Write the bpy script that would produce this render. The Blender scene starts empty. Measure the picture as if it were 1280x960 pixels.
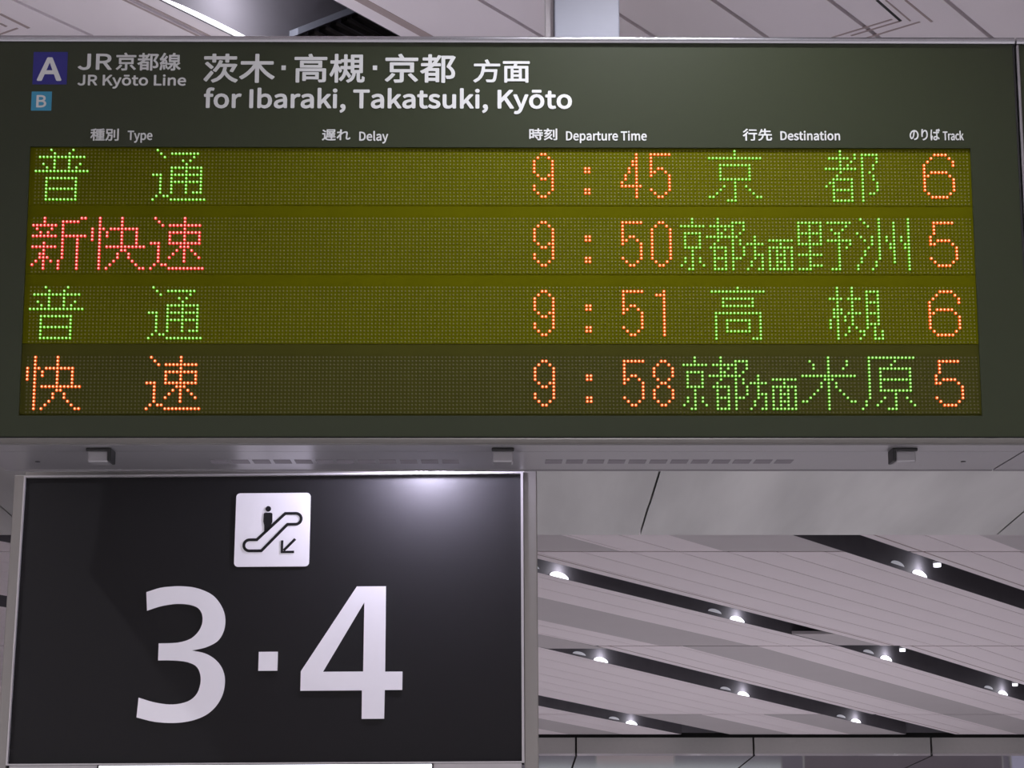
import bpy, bmesh, math, random
from mathutils import Matrix, Vector

S = bpy.context.scene
COL = S.collection
rng = random.Random(7)

# ------------------------------------------------------------------ camera, world, exposure, lights
cam_data = bpy.data.cameras.new('camera')
cam_data.sensor_width = 36.0
cam_data.lens = 2600.0 / 1280.0 * 36.0
cam_data.clip_start = 0.05
cam_data.clip_end = 300.0
camera = bpy.data.objects.new('camera', cam_data)
COL.objects.link(camera)
camera.location = (0.0, 0.0, 1.6)
camera.rotation_euler = (math.radians(90 + 15.2), 0.0, 0.0)
S.camera = camera

world = bpy.data.worlds.new('hall_ambient_fill')  # even ambient fill for the lit hall
S.world = world
world.use_nodes = True
wb = world.node_tree.nodes['Background']
wb.inputs[0].default_value = (0.90, 0.86, 0.93, 1)
wb.inputs[1].default_value = 0.70

S.view_settings.view_transform = 'Standard'
S.view_settings.look = 'None'
S.view_settings.exposure = 0.0
S.view_settings.gamma = 1.0
S.view_settings.use_curve_mapping = False

SPOT_W = 130.0          # every ceiling downlight
SPOT_COLOUR = (0.93, 0.91, 1.0)
SIGN_LAMP_W = 15.0


# ------------------------------------------------------------------ materials
def srgb(r, g, b):
    def f(c):
        c /= 255.0
        return c / 12.92 if c <= 0.04045 else ((c + 0.055) / 1.055) ** 2.4
    return (f(r), f(g), f(b), 1.0)


def mat(name, col, rough=0.5, metal=0.0, emit=None, strength=0.0, spec=0.5, noise=0.0, nscale=(30, 30, 30), bump=0.0, sampling=None):
    m = bpy.data.materials.new(name)
    m.use_nodes = True
    nt = m.node_tree
    b = nt.nodes['Principled BSDF']
    b.inputs['Base Color'].default_value = col
    b.inputs['Roughness'].default_value = rough
    b.inputs['Metallic'].default_value = metal
    b.inputs['Specular IOR Level'].default_value = spec
    if emit:
        b.inputs['Emission Color'].default_value = emit
        b.inputs['Emission Strength'].default_value = strength
    if noise or bump:
        tc = nt.nodes.new('ShaderNodeTexCoord')
        mp = nt.nodes.new('ShaderNodeMapping')
        mp.inputs['Scale'].default_value = nscale
        nz = nt.nodes.new('ShaderNodeTexNoise')
        nz.inputs['Scale'].default_value = 1.0
        nz.inputs['Detail'].default_value = 4.0
        nt.links.new(tc.outputs['Object'], mp.inputs['Vector'])
        nt.links.new(mp.outputs['Vector'], nz.inputs['Vector'])
        if noise:
            mx = nt.nodes.new('ShaderNodeMix')
            mx.data_type = 'RGBA'
            mx.inputs['A'].default_value = tuple(c * (1 - noise) for c in col[:3]) + (1,)
            mx.inputs['B'].default_value = tuple(min(1, c * (1 + noise)) for c in col[:3]) + (1,)
            nt.links.new(nz.outputs['Fac'], mx.inputs['Factor'])
            nt.links.new(mx.outputs['Result'], b.inputs['Base Color'])
        if bump:
            bp = nt.nodes.new('ShaderNodeBump')
            bp.inputs['Strength'].default_value = bump
            bp.inputs['Distance'].default_value = 0.01
            nt.links.new(nz.outputs['Fac'], bp.inputs['Height'])
            nt.links.new(bp.outputs['Normal'], b.inputs['Normal'])
    return m


M = {
    'ceil': mat('ceiling_panel_white', (0.86, 0.79, 0.815, 1), 0.55, noise=0.03, nscale=(2, 2, 2)),
    'ceil_grey': mat('ceiling_strip_grey', (0.52, 0.485, 0.495, 1), 0.5, noise=0.04, nscale=(3, 3, 3)),
    'seam': mat('ceiling_seam_brown', (0.40, 0.32, 0.31, 1), 0.8, noise=0.1),
    'dark_seam': mat('dark_joint', (0.03, 0.03, 0.03, 1), 0.8, noise=0.1),
    'slot': mat('slot_dark_metal', (0.15, 0.142, 0.158, 1), 0.7, 0.0, spec=0.2, noise=0.15, nscale=(6, 6, 6)),
    'beam': mat('brushed_metal_reflection_streaks', (0.53, 0.535, 0.515, 1), 0.34, 0.75, noise=0.75, nscale=(3.2, 0.4, 0.4)),  # colour streaks stand in for blurred reflections in the brushed metal
    'bulkhead': mat('far_bulkhead_grey', (0.42, 0.41, 0.395, 1), 0.6, noise=0.05),
    'soffit': mat('polished_soffit_metal', (0.62, 0.62, 0.63, 1), 0.10, 0.9, noise=0.05),
    'floor': mat('stone_floor', (0.80, 0.775, 0.77, 1), 0.4, noise=0.06, nscale=(3, 3, 3)),
    'wall': mat('far_wall_glass_grey', (0.23, 0.21, 0.25, 1), 0.3, noise=0.3, nscale=(0.8, 1, 3)),
    'housing': mat('dark_grey_housing', srgb(62, 58, 56), 0.45, 0.3, noise=0.08),
    'panel': mat('smoked_green_face', (0.020, 0.027, 0.009, 1), 0.40, spec=0.42, noise=0.06, nscale=(60, 60, 60)),
    'bezel': mat('satin_aluminium_rail', (0.42, 0.42, 0.44, 1), 0.26, 1.0, noise=0.03, nscale=(2, 80, 80)),
    'tray': mat('painted_tray_grey', (0.31, 0.298, 0.308, 1), 0.36, 0.55, noise=0.04, nscale=(5, 5, 5)),
    'low_rail': mat('dark_rail_grey', (0.135, 0.128, 0.115, 1), 0.5, 0.3, noise=0.05),
    'vent': mat('vent_slot_grey', (0.17, 0.155, 0.17, 1), 0.7, noise=0.05),
    'black': mat('black_rubber', (0.012, 0.012, 0.012, 1), 0.5, noise=0.1),
    'post': mat('blue_grey_paint', (0.34, 0.36, 0.42, 1), 0.4, noise=0.03),
    'screw': mat('bright_screw', (0.8, 0.8, 0.78, 1), 0.25, 0.9, noise=0.03),
    'letter': mat('white_lettering', (0.60, 0.62, 0.605, 1), 0.5, noise=0.02),
    'navy': mat('navy_badge', srgb(32, 30, 118), 0.4, noise=0.03),
    'cyan': mat('cyan_badge', srgb(52, 140, 172), 0.4, noise=0.03),
    'led_base': mat('olive_glow_led_board', (0.084, 0.085, 0.002, 1), 0.8, spec=0.0, noise=0.10, nscale=(9, 9, 9)),  # olive is the scattered LED glow, put into the base colour
    'led_base_low_glow': mat('faint_glow_led_board', (0.050, 0.050, 0.009, 1), 0.8, spec=0.0, noise=0.10, nscale=(9, 9, 9)),  # bottom row: weaker LED glow, painted as a darker olive
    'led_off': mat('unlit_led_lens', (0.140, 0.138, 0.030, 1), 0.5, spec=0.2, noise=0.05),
    'led_off_low_glow': mat('unlit_led_lens_low_glow', (0.082, 0.076, 0.030, 1), 0.5, spec=0.2, noise=0.05),  # darker lens colour for the bottom row's weaker glow
    'sign_face': mat('black_sign_face', (0.0065, 0.0060, 0.0066, 1), 0.62, spec=0.35, noise=0.06, nscale=(40, 40, 40)),
    'sign_white': mat('white_sign_film_lifted', (0.82, 0.80, 0.83, 1), 0.5, emit=(0.86, 0.82, 0.95, 1), strength=0.13, noise=0.015),  # faint emission added to lift the white film's brightness
    'alu': mat('sign_frame_aluminium', (0.36, 0.345, 0.32, 1), 0.36, 0.8, noise=0.06, nscale=(60, 60, 3)),
    'alu_light': mat('sign_lip_aluminium', (0.62, 0.60, 0.60, 1), 0.4, 0.6, noise=0.04),
    'lamp_white': mat('white_lamp_housing', (0.75, 0.75, 0.77, 1), 0.4, noise=0.02),
    'teal_board': mat('pale_teal_board', (0.74, 0.82, 0.82, 1), 0.5, noise=0.05),
    'pink_board': mat('pale_pink_board', (0.76, 0.62, 0.62, 1), 0.5, noise=0.1),
    'lilac_board': mat('lilac_board', (0.58, 0.57, 0.74, 1), 0.5, noise=0.08),
    'dark_board': mat('dark_purple_board', (0.16, 0.135, 0.155, 1), 0.4, noise=0.2, nscale=(3, 3, 3)),
    'lens': mat('downlight_lens', (0.9, 0.9, 0.95, 1), 0.4, emit=(0.90, 0.90, 1.0, 1), strength=2.2, noise=0.01),
    'reflection_blob': mat('lamp_reflection_blob', (0.8, 0.8, 0.85, 1), 0.3, emit=(0.8, 0.8, 0.9, 1), strength=0.22, noise=0.02),  # faint emission painted as a lamp's reflection
    'lit_box': mat('lit_sign_panel', (0.9, 0.9, 0.95, 1), 0.5, emit=(0.86, 0.88, 1.0, 1), strength=3.0, noise=0.01),
    'bulb': mat('lamp_glass', (0.9, 0.9, 0.95, 1), 0.4, emit=(0.86, 0.84, 1.0, 1), strength=4.0, noise=0.01),
}


def emission(name, col, strength=1.0):
    m = bpy.data.materials.new(name)
    m.use_nodes = True
    nt = m.node_tree
    nt.nodes.clear()
    out = nt.nodes.new('ShaderNodeOutputMaterial')
    em = nt.nodes.new('ShaderNodeEmission')
    em.inputs[0].default_value = col
    em.inputs[1].default_value = strength
    nt.links.new(em.outputs[0], out.inputs[0])
    return m


LED_CORE = {
    'green': emission('lit_green_led_core', (0.64, 1.0, 0.38, 1), 1.1),
    'red': emission('lit_red_led_core', (1.0, 0.70, 0.58, 1), 1.2),
    'orange': emission('lit_orange_led_core', (1.0, 0.88, 0.48, 1), 1.25),
}
LED_BODY = {  # glowing ring round each core stands in for its halo
    'green': emission('lit_green_led_body', (0.075, 0.42, 0.010, 1), 1.0),
    'red': emission('lit_red_led_body', (0.84, 0.018, 0.036, 1), 1.0),
    'orange': emission('lit_orange_led_body', (0.88, 0.085, 0.008, 1), 1.0),
}

LED_SIDE = {
    'green': emission('lit_green_led_side', (0.10, 0.60, 0.010, 1), 5.0),
    'red': emission('lit_red_led_side', (1.0, 0.03, 0.03, 1), 3.0),
    'orange': emission('lit_orange_led_side', (1.0, 0.12, 0.012, 1), 3.0),
}


# ------------------------------------------------------------------ helpers
def obj(name, bm, mats, parent=None, smooth=False, normals=True):
    me = bpy.data.meshes.new(name)
    if normals:
        bmesh.ops.recalc_face_normals(bm, faces=bm.faces)
    bm.to_mesh(me)
    bm.free()
    for m in (mats if isinstance(mats, (list, tuple)) else [mats]):
        me.materials.append(m)
    if smooth:
        for p in me.polygons:
            p.use_smooth = True
    o = bpy.data.objects.new(name, me)
    COL.objects.link(o)
    if parent:
        o.parent = parent
    return o


def mesh_obj(name, verts, faces, mats, parent=None, fmats=None):
    me = bpy.data.meshes.new(name)
    me.from_pydata(verts, [], faces)
    for m in (mats if isinstance(mats, (list, tuple)) else [mats]):
        me.materials.append(m)
    if fmats:
        me.polygons.foreach_set('material_index', fmats)
    me.update()
    o = bpy.data.objects.new(name, me)
    COL.objects.link(o)
    if parent:
        o.parent = parent
    return o


def empty(name, label, cat, loc=(0, 0, 0), group=None, matrix=None):
    o = bpy.data.objects.new(name, None)
    o.empty_display_size = 0.1
    COL.objects.link(o)
    if matrix is not None:
        o.matrix_world = matrix
    else:
        o.location = loc
    tag(o, label, cat, group)
    return o


def tag(o, label=None, cat=None, group=None, kind=None):
    if label:
        o['label'] = label
    if cat:
        o['category'] = cat
    if group:
        o['group'] = group
    if kind:
        o['kind'] = kind
    return o


def box(bm, x0, x1, y0, y1, z0, z1, mi=0, bevel=0.0):
    vs = [bm.verts.new(p) for p in ((x0, y0, z0), (x1, y0, z0), (x1, y1, z0), (x0, y1, z0),
                                    (x0, y0, z1), (x1, y0, z1), (x1, y1, z1), (x0, y1, z1))]
    fs = [bm.faces.new([vs[i] for i in q]) for q in ((3, 2, 1, 0), (4, 5, 6, 7), (0, 1, 5, 4), (1, 2, 6, 5), (2, 3, 7, 6), (3, 0, 4, 7))]
    for f in fs:
        f.material_index = mi
    if bevel:
        es = list({e for f in fs for e in f.edges})
        r = bmesh.ops.bevel(bm, geom=es, offset=bevel, segments=2, affect='EDGES', profile=0.5)
        for f in r['faces']:
            f.material_index = mi
    return vs


def prism(bm, pts, z0, z1, mi=0):
    """Upright prism over a convex plan polygon; z0/z1 may be functions of (x, y)."""
    g0 = z0 if callable(z0) else (lambda x, y: z0)
    g1 = z1 if callable(z1) else (lambda x, y: z1)
    lo = [bm.verts.new((x, y, g0(x, y))) for x, y in pts]
    hi = [bm.verts.new((x, y, g1(x, y))) for x, y in pts]
    n = len(pts)
    fs = [bm.faces.new(lo[::-1]), bm.faces.new(hi)]
    for i in range(n):
        fs.append(bm.faces.new((lo[i], lo[(i + 1) % n], hi[(i + 1) % n], hi[i])))
    for f in fs:
        f.material_index = mi
    return fs


def cyl(bm, c, r, h, axis='z', n=24, mi=0, r2=None):
    """Cylinder / frustum from c along +axis by h."""
    r2 = r if r2 is None else r2
    A = {'z': (0, 1, 2), 'y': (0, 2, 1), 'x': (1, 2, 0)}[axis]
    lo, hi = [], []
    for i in range(n):
        a = 2 * math.pi * i / n
        for lst, rr, hh in ((lo, r, 0), (hi, r2, h)):
            p = [0, 0, 0]
            p[A[0]] = c[A[0]] + rr * math.cos(a)
            p[A[1]] = c[A[1]] + rr * math.sin(a)
            p[A[2]] = c[A[2]] + hh
            lst.append(bm.verts.new(p))
    fs = [bm.faces.new(lo), bm.faces.new(hi)]
    for i in range(n):
        fs.append(bm.faces.new((lo[i], lo[(i + 1) % n], hi[(i + 1) % n], hi[i])))
    for f in fs:
        f.material_index = mi
    return fs


def outline(name, contours, y0, y1, material, parent, offset=0.0):
    """Flat shape with holes drawn in the x-z plane, given real thickness from y0 to y1 (y0 is the front)."""
    cu = bpy.data.curves.new(name, 'CURVE')
    cu.dimensions = '2D'
    cu.fill_mode = 'BOTH'
    cu.extrude = abs(y1 - y0) / 2
    cu.offset = offset
    for c in contours:
        sp = cu.splines.new('POLY')
        sp.points.add(len(c) - 1)
        for p, (x, z) in zip(sp.points, c):
            p.co = (x, z, 0, 1)
        sp.use_cyclic_u = True
    tmp = bpy.data.objects.new('tmp', cu)
    COL.objects.link(tmp)
    dg = bpy.context.evaluated_depsgraph_get()
    me = bpy.data.meshes.new_from_object(tmp.evaluated_get(dg))
    bpy.data.objects.remove(tmp)
    bpy.data.curves.remove(cu)
    me.transform(Matrix(((1, 0, 0, 0), (0, 0, -1, (y0 + y1) / 2), (0, 1, 0, 0), (0, 0, 0, 1))))
    me.name = name
    me.materials.clear()
    me.materials.append(material)
    o = bpy.data.objects.new(name, me)
    COL.objects.link(o)
    o.parent = parent
    return o


def rounded(x0, x1, z0, z1, r, n=6):
    pts = []
    for cx, cz, a0 in ((x1 - r, z1 - r, 0), (x0 + r, z1 - r, 90), (x0 + r, z0 + r, 180), (x1 - r, z0 + r, 270)):
        for i in range(n + 1):
            a = math.radians(a0 + 90 * i / n)
            pts.append((cx + r * math.cos(a), cz + r * math.sin(a)))
    return pts


def stroke(path, w, closed=False):
    """Outline of a polyline stroked to width w with mitred corners."""
    n = len(path)
    P = [Vector(p) for p in path]

    def side(sgn):
        out = []
        for i in range(n):
            a = P[i - 1] if (i > 0 or closed) else None
            b = P[(i + 1) % n] if (i < n - 1 or closed) else None
            d0 = (P[i] - a).normalized() if a is not None else (b - P[i]).normalized()
            d1 = (b - P[i]).normalized() if b is not None else d0
            n0 = Vector((-d0.y, d0.x))
            n1 = Vector((-d1.y, d1.x))
            m = (n0 + n1)
            m = m / max(0.35, m.length) if m.length > 1e-6 else n0
            k = 1.0 / max(0.5, m.dot(n0))
            out.append(tuple(P[i] + m * (sgn * w / 2 * k)))
        return out
    l, r = side(1), side(-1)
    return [l, r[::-1]] if closed else [l + r[::-1]]


# ------------------------------------------------------------------ the setting: floor, ceiling, beams
TH = math.radians(36.03)          # the ceiling slats run 36 degrees off the board's normal
CT, ST = math.cos(TH), math.sin(TH)
CEIL_Z = 4.2
Y_BREAK = 18.43                   # from here on the ceiling drops gently


def cz(y):
    return CEIL_Z if y < Y_BREAK else CEIL_Z - 0.03 * (y - Y_BREAK)


def plan(s, y):
    return ((s + y * ST) / CT, y)


def cell(s0, s1, y0, y1):
    return [plan(s0, y0), plan(s1, y0), plan(s1, y1), plan(s0, y1)]


bm = bmesh.new()
box(bm, -22, 30, -12, 32, -0.1, 0.0)
tag(obj('floor', bm, M['floor']), kind='structure')

PITCH = 0.2675
X_LO, X_HI = -9.0, 16.0
# band: (y0, y1, [(s0, s1, kind)])   kind: p panel, g grey strip, x open slot
near_slots = [(-3.995 + 2.14 * k, -3.592 + 2.14 * k) for k in range(0, 5)]
bands = []


def fill(y0, y1, marked, lo=-30.0, hi=14.0):
    """Complete a band: everything not marked is white panel."""
    cur, out = lo, []
    for s0, s1, k in sorted(marked):
        if s0 > cur:
            out.append((cur, s0, 'p'))
        out.append((s0, s1, k))
        cur = s1
    if cur < hi:
        out.append((cur, hi, 'p'))
    bands.append((y0, y1, out))


A0, A1, A2, A3 = -6.358, -8.508, -10.69, -12.81      # far edges of the four distant slots
fill(-8.0, 7.2, [(a, b, 'x') for a, b in near_slots] + [(A0, -6.0, 'x')])
fill(7.2, 13.887, [(-5.375, -4.3, 'g'), (A0, -6.0, 'x'), (-7.01, A0, 'g'), (-8.18, -7.575, 'g'), (A1, -8.18, 'x'),
                   (A2, -10.25, 'x'), (A3, -12.37, 'x')])
fill(13.887, Y_BREAK, [(A0, -6.0, 'x'), (A1, -8.19, 'x'), (-9.78, -9.12, 'g'), (A2, -10.25, 'x'), (A3, -12.37, 'x')])
fill(Y_BREAK, 22.80, [(A0, -5.95, 'x'), (A1, -8.07, 'x'), (-9.63, -9.095, 'g'), (A2, -10.24, 'x'), (A3, -12.37, 'x')])
fill(22.80, 24.49, [(A0, -5.95, 'x'), (A1, -8.07, 'x'), (-9.63, -9.09, 'g'), (A2, -10.22, 'x'), (-11.21, A2, 'g'),
                    (-12.35, -11.76, 'g'), (A3, -12.35, 'x'), (-13.87, -13.36, 'g')])

bm = bmesh.new()
for y0, y1, cells in bands:
    for s0, s1, k in cells:
        if k == 'x':
            continue
        # split the long panels at the slat pitch so that each slat is a plank with a fine joint beside it
        cuts = [s0]
        if k == 'p' and y0 < 7:
            n = math.ceil((s0 + 2.187) / PITCH)
            while -2.187 + n * PITCH < s1 - 0.02:
                c = -2.187 + n * PITCH
                if c > s0 + 0.02:
                    cuts.append(c)
                n += 1
        elif k == 'p':
            n = math.ceil((s0 + 2.187) / PITCH)
            while -2.187 + n * PITCH < s1 - 0.03:
                c = -2.187 + n * PITCH
                if c > s0 + 0.03:
                    cuts.append(c)
                n += 1
        cuts.append(s1)
        gap = 0.007 if y0 < 7 else 0.0032
        for a, b in zip(cuts, cuts[1:]):
            aa = a + (gap if a != s0 else 0)
            bb = b - (gap if b != s1 else 0)
            xs = [plan(aa, y0)[0], plan(bb, y1)[0]]
            if max(xs) < X_LO - 6 or min(xs) > X_HI + 6:
                continue
            e0 = 0.035 if y0 in (13.887, Y_BREAK, 22.80) else 0.0
            pts = cell(aa, bb, y0 + e0, y1)
            prism(bm, pts, lambda x, y: cz(y), lambda x, y: cz(y) + 0.03, 0 if k == 'p' else 1)
        # backing a little above, brown in the joints
        prism(bm, cell(s0, s1, y0, y1), lambda x, y: cz(y) + 0.031, lambda x, y: cz(y) + 0.05, 2)
# the slots: side walls and lid, one channel for each run
for y0, y1, cells in bands:
    for s0, s1, k in cells:
        if k != 'x':
            continue
        w = 0.02
        top = 0.46
        prism(bm, cell(s0, s0 + 0.004, y0, y1), lambda x, y: cz(y) + 0.0005, lambda x, y: cz(y) + top, 3)
        prism(bm, cell(s1 - 0.004, s1, y0, y1), lambda x, y: cz(y) + 0.0005, lambda x, y: cz(y) + top, 3)
        prism(bm, cell(s0, s1, y0, y1), lambda x, y: cz(y) + top, lambda x, y: cz(y) + top + 0.02, 3)
# grey closing plates at the ends of two far slots
for s0, s1, y0, y1 in ((A1 + 0.005, -8.195, 17.75, Y_BREAK), (A2 + 0.005, -10.26, 16.9, Y_BREAK + 0.18)):
    prism(bm, cell(s0, s1, y0, y1), lambda x, y: cz(y) + 0.004, lambda x, y: cz(y) + 0.03, 1)
# pale flange along the near slots, with its fine joint
for s0, s1 in near_slots:
    for a, b in ((s0 - 0.082, s0 - 0.074), (s0 - 0.055, s0 - 0.047), (s1 + 0.048, s1 + 0.078)):
        prism(bm, cell(a, b, -8.0, 7.2), cz(0) - 0.0012, cz(0) + 0.005, 2)
for s in (-8.10, -6.0 + 0.075):
    prism(bm, cell(s - 0.006, s + 0.006, 9.0, Y_BREAK), cz(0) - 0.001, cz(0) + 0.004, 2)
for s in (-10.15, -7.98, -5.86):
    prism(bm, cell(s - 0.006, s + 0.006, Y_BREAK, 24.4), lambda x, y: cz(y) - 0.001, lambda x, y: cz(y) + 0.004, 2)
# slanting cross joints of the near ceiling (two chevrons either side of the board)
def groove(x0, y0, x1, y1, w, mi):
    d = Vector((x1 - x0, y1 - y0)).normalized()
    nrm = Vector((-d.y, d.x)) * (w / 2)
    prism(bm, [(x0 + nrm.x, y0 + nrm.y), (x0 - nrm.x, y0 - nrm.y), (x1 - nrm.x, y1 - nrm.y), (x1 + nrm.x, y1 + nrm.y)],
          cz(0) - 0.0015, cz(0) + 0.004, mi)
for g in ((0.945, 5.663, 1.101, 5.538), (1.0, 5.65, 1.128, 5.549), (1.117, 5.412, 1.22, 5.555), (1.05, 5.664, 1.185, 5.555),
          (-1.53, 5.656, -1.446, 5.598)):
    groove(*g, 0.007, 2)
groove(1.036, 5.412, 1.128, 5.549, 0.008, 4)
groove(1.061, 5.412, 1.156, 5.549, 0.005, 2)
groove(-1.475, 5.501, -1.413, 5.598, 0.010, 2)
groove(-1.49, 5.565, -1.476, 5.587, 0.008, 2)
ceiling = tag(obj('ceiling', bm, [M['ceil'], M['ceil_grey'], M['seam'], M['slot'], M['dark_seam']]), kind='structure')

# dark void above the slotted ceiling
bm = bmesh.new()
box(bm, -22, 30, -8.2, 24.3, 4.85, 4.95)
box(bm, -22, 30, 24.50, 24.52, 4.04, 4.85)
tag(obj('ceiling_void', bm, M['slot']), kind='structure')

# metal soffit behind the board: two courses of panels with open joints
bm = bmesh.new()
seams = [-9.0, -7.0, -5.3, -3.6, -1.585, 0.423, 1.605, 3.6, 5.6, 7.6, 10.0]
for a, b in zip(seams, seams[1:]):
    for y0, y1, dz in ((5.75, 6.285, 0.0), (6.291, 6.78, 0.004)):
        box(bm, a + 0.003, b - 0.003, y0, y1, 2.92 + dz, 2.945, 0)
    box(bm, a + 0.004, b - 0.004, 5.75, 5.77, 2.946, CEIL_Z - 0.002, 0)
    box(bm, a + 0.004, b - 0.004, 6.76, 6.78, 2.946, CEIL_Z - 0.002, 0)
box(bm, -9.0, 10.0, 5.772, 6.758, 2.9465, 3.1, 2)
tag(obj('ceiling_beam', bm, [M['beam'], M['dark_seam'], M['vent']]), kind='structure')

# far bulkhead with a shadow gap above it, and the wall of the hall beyond
bm = bmesh.new()
bs = [-12, -9.6, -7.5, -5.4, -3.3, -1.3, 0.747, 2.82, 4.894, 6.97, 9.1, 12, 15, 18, 21]
for a, b in zip(bs, bs[1:]):
    box(bm, a + 0.012, b - 0.012, 24.534, 24.62, 3.80, 3.985, 0)
    box(bm, a + 0.012, b - 0.012, 24.534, 27.4, 3.775, 3.7995, 2)
box(bm, -12, 21, 24.625, 27.4, 3.81, 3.98, 1)
box(bm, -14, 23, 24.64, 24.70, 3.981, 4.9, 1)
tag(obj('far_bulkhead', bm, [M['bulkhead'], M['dark_seam'], M['soffit']]), kind='structure')
bm = bmesh.new()
box(bm, -22, 30, 31.5, 31.7, 0.0, 4.9)
tag(obj('wall_back', bm, M['wall']), kind='structure')

# ------------------------------------------------------------------ ceiling downlights
def downlight(s, t, label, side='far', size=1.0, group='wall-washing downlights along the ceiling slots', watts=None, spot=True, glow=1.2):
    x = s * CT + t * ST
    y = -s * ST + t * CT
    z = cz(y)
    o = empty('downlight', label, 'ceiling light', (x, y, z), group)
    o.rotation_euler = (0, 0, -TH)      # local x across the slot, local y along it
    sg = 1 if side == 'far' else -1
    # flat lamp on the slot wall
    L = 0.11 * size
    Hh = 0.034 * min(size, 1.3) if size < 2 else 0.014

    def half_disc(b, l, h, xa, xb, zb):
        n = 14
        pts = [(l * math.cos(math.pi * i / n), zb + h * math.sin(math.pi * i / n)) for i in range(n + 1)]
        va = [b.verts.new((sg * xa, y, zz)) for y, zz in pts]
        vb = [b.verts.new((sg * xb, y, zz)) for y, zz in pts]
        b.faces.new(va)
        b.faces.new(vb[::-1])
        for i in range(n + 1):
            j = (i + 1) % (n + 1)
            b.faces.new((va[i], vb[i], vb[j], va[j]))
    if side == 'near':
        b = bmesh.new()
        box(b, -0.034, -0.0045, -0.012, 0.012, 0.004, 0.012)
        cyl(b, (-0.034, 0, -0.004), 0.029, 0.016, 'z', 20)
        obj('housing', b, M['lamp_white'], o)
        b = bmesh.new()
        cyl(b, (-0.034, 0, -0.026), 0.026, 0.0215, 'z', 20)
        obj('lens', b, M['lens'], o)
        return o
    b = bmesh.new()
    half_disc(b, L * 1.12, Hh * 1.15, 0.0005, 0.004, 0.0)
    obj('housing', b, M['lamp_white'], o)
    b = bmesh.new()
    half_disc(b, L, Hh, 0.0042, 0.009, 0.0)
    obj('lens', b, M['lens'], o)
    if side == 'far':
        b = bmesh.new()
        half_disc(b, L * 0.95, Hh * 0.8, 0.0042, 0.007, Hh * 0.75)  # dim glowing half-disc imitates the lamp's reflection beside it
        for v in b.verts:
            v.co.y -= 0.36 * size
        obj('reflection_blob', b, M['reflection_blob'], o)
    if spot:
        li = bpy.data.lights.new('downlight_beam', 'SPOT')
        li.energy = watts or SPOT_W
        li.color = SPOT_COLOUR
        li.spot_size = math.radians(120)
        li.spot_blend = 0.8
        li.shadow_soft_size = 0.05
        lo = bpy.data.objects.new('downlight_beam', li)
        COL.objects.link(lo)
        lo.parent = o
        lo.location = (sg * 0.10, 0, -0.02)
    gl = bpy.data.lights.new('downlight_glow', 'POINT')
    gl.energy = glow
    gl.color = SPOT_COLOUR
    gl.shadow_soft_size = 0.03
    go = bpy.data.objects.new('downlight_glow', gl)
    COL.objects.link(go)
    go.parent = o
    go.location = (sg * (0.07 if size < 2 else 0.16), 0.0, 0.03 if size < 2 else 0.10)
    return o


lamp_spots = [
    (A1 + 0.004, 12.27, 'ceiling light at the left end of the first dark slot below the metal soffit'),
    (A1 + 0.004, 14.83, 'ceiling light midway along the first dark slot below the metal soffit'),
    (A1 + 0.004, 17.56, 'ceiling light just past the grey closing plate of the long dark slot'),
    (A1 + 0.004, 20.22, 'ceiling light low at the right edge of the photo in the long slot'),
    (A0 + 0.004, 13.73, 'ceiling light in the top right slot next to the metal soffit'),
    (A2 + 0.004, 16.09, 'ceiling light where the second dark slot starts, right of the black sign'),
    (A2 + 0.004, 18.72, 'ceiling light halfway along the second dark slot'),
    (A2 + 0.004, 21.23, 'ceiling light at the far right end of the second dark slot, above the bulkhead'),
    (A3 + 0.004, 19.89, 'ceiling light in the lowest dark slot right of the black sign'),
]
for s, t, lab in lamp_spots:
    downlight(s, t, lab, watts=150.0)
for s, t, lab in ((-6.0, 13.34, 'small square lamp on the near edge of the top right slot'),
                  (-8.07, 17.08, 'small square lamp on the near edge of the middle right slot'),
                  (-8.07, 19.59, 'small square lamp on the near slot edge at the right edge of the photo')):
    downlight(s, t, lab, side='near', size=0.55, group='small lamps on the near edges of the slots', spot=False)
# the nearest slot, above and behind the board
downlight(-3.990, 4.03, 'long bright ceiling light in the slot above the left half of the board', size=2.2, glow=4.0)
downlight(-3.990, 6.45, 'ceiling light hidden behind the departure board', size=1.6)
downlight(-3.990, 1.30, 'ceiling light overhead left of the camera', size=1.6)
for s, t, w in ((-1.848, 2.95, 140), (-1.848, 0.1, 130), (0.292, 1.5, 170), (0.292, -1.1, 170), (0.292, 4.2, 260), (2.43, 2.2, 260), (-1.848, 6.2, 260)):
    downlight(s, t, 'ceiling light overhead, out of the picture', size=1.6, watts=w)

# grille with a cross bar inside the slot above the board
grille = empty('slot_grille', 'dark slatted grille and bar inside the lit ceiling slot above the board', 'grille', (0, 0, 0))
def on_wall(ss, t, z):
    return Vector((ss * CT + t * ST, -ss * ST + t * CT, CEIL_Z + z))


def wall_bar(b, p, q, h, s_in, s_out):
    """Flat bar on the slot wall from (t, z) p to q, height h, standing from s_in to s_out."""
    vs = []
    for ss in (s_in, s_out):
        for (t, z), dz in ((p, 0), (q, 0), (q, h), (p, h)):
            vs.append(b.verts.new(on_wall(ss, t, z + dz)))
    for f in ((0, 1, 2, 3), (7, 6, 5, 4), (0, 4, 5, 1), (1, 5, 6, 2), (2, 6, 7, 3), (3, 7, 4, 0)):
        b.faces.new([vs[i] for i in f])


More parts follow.
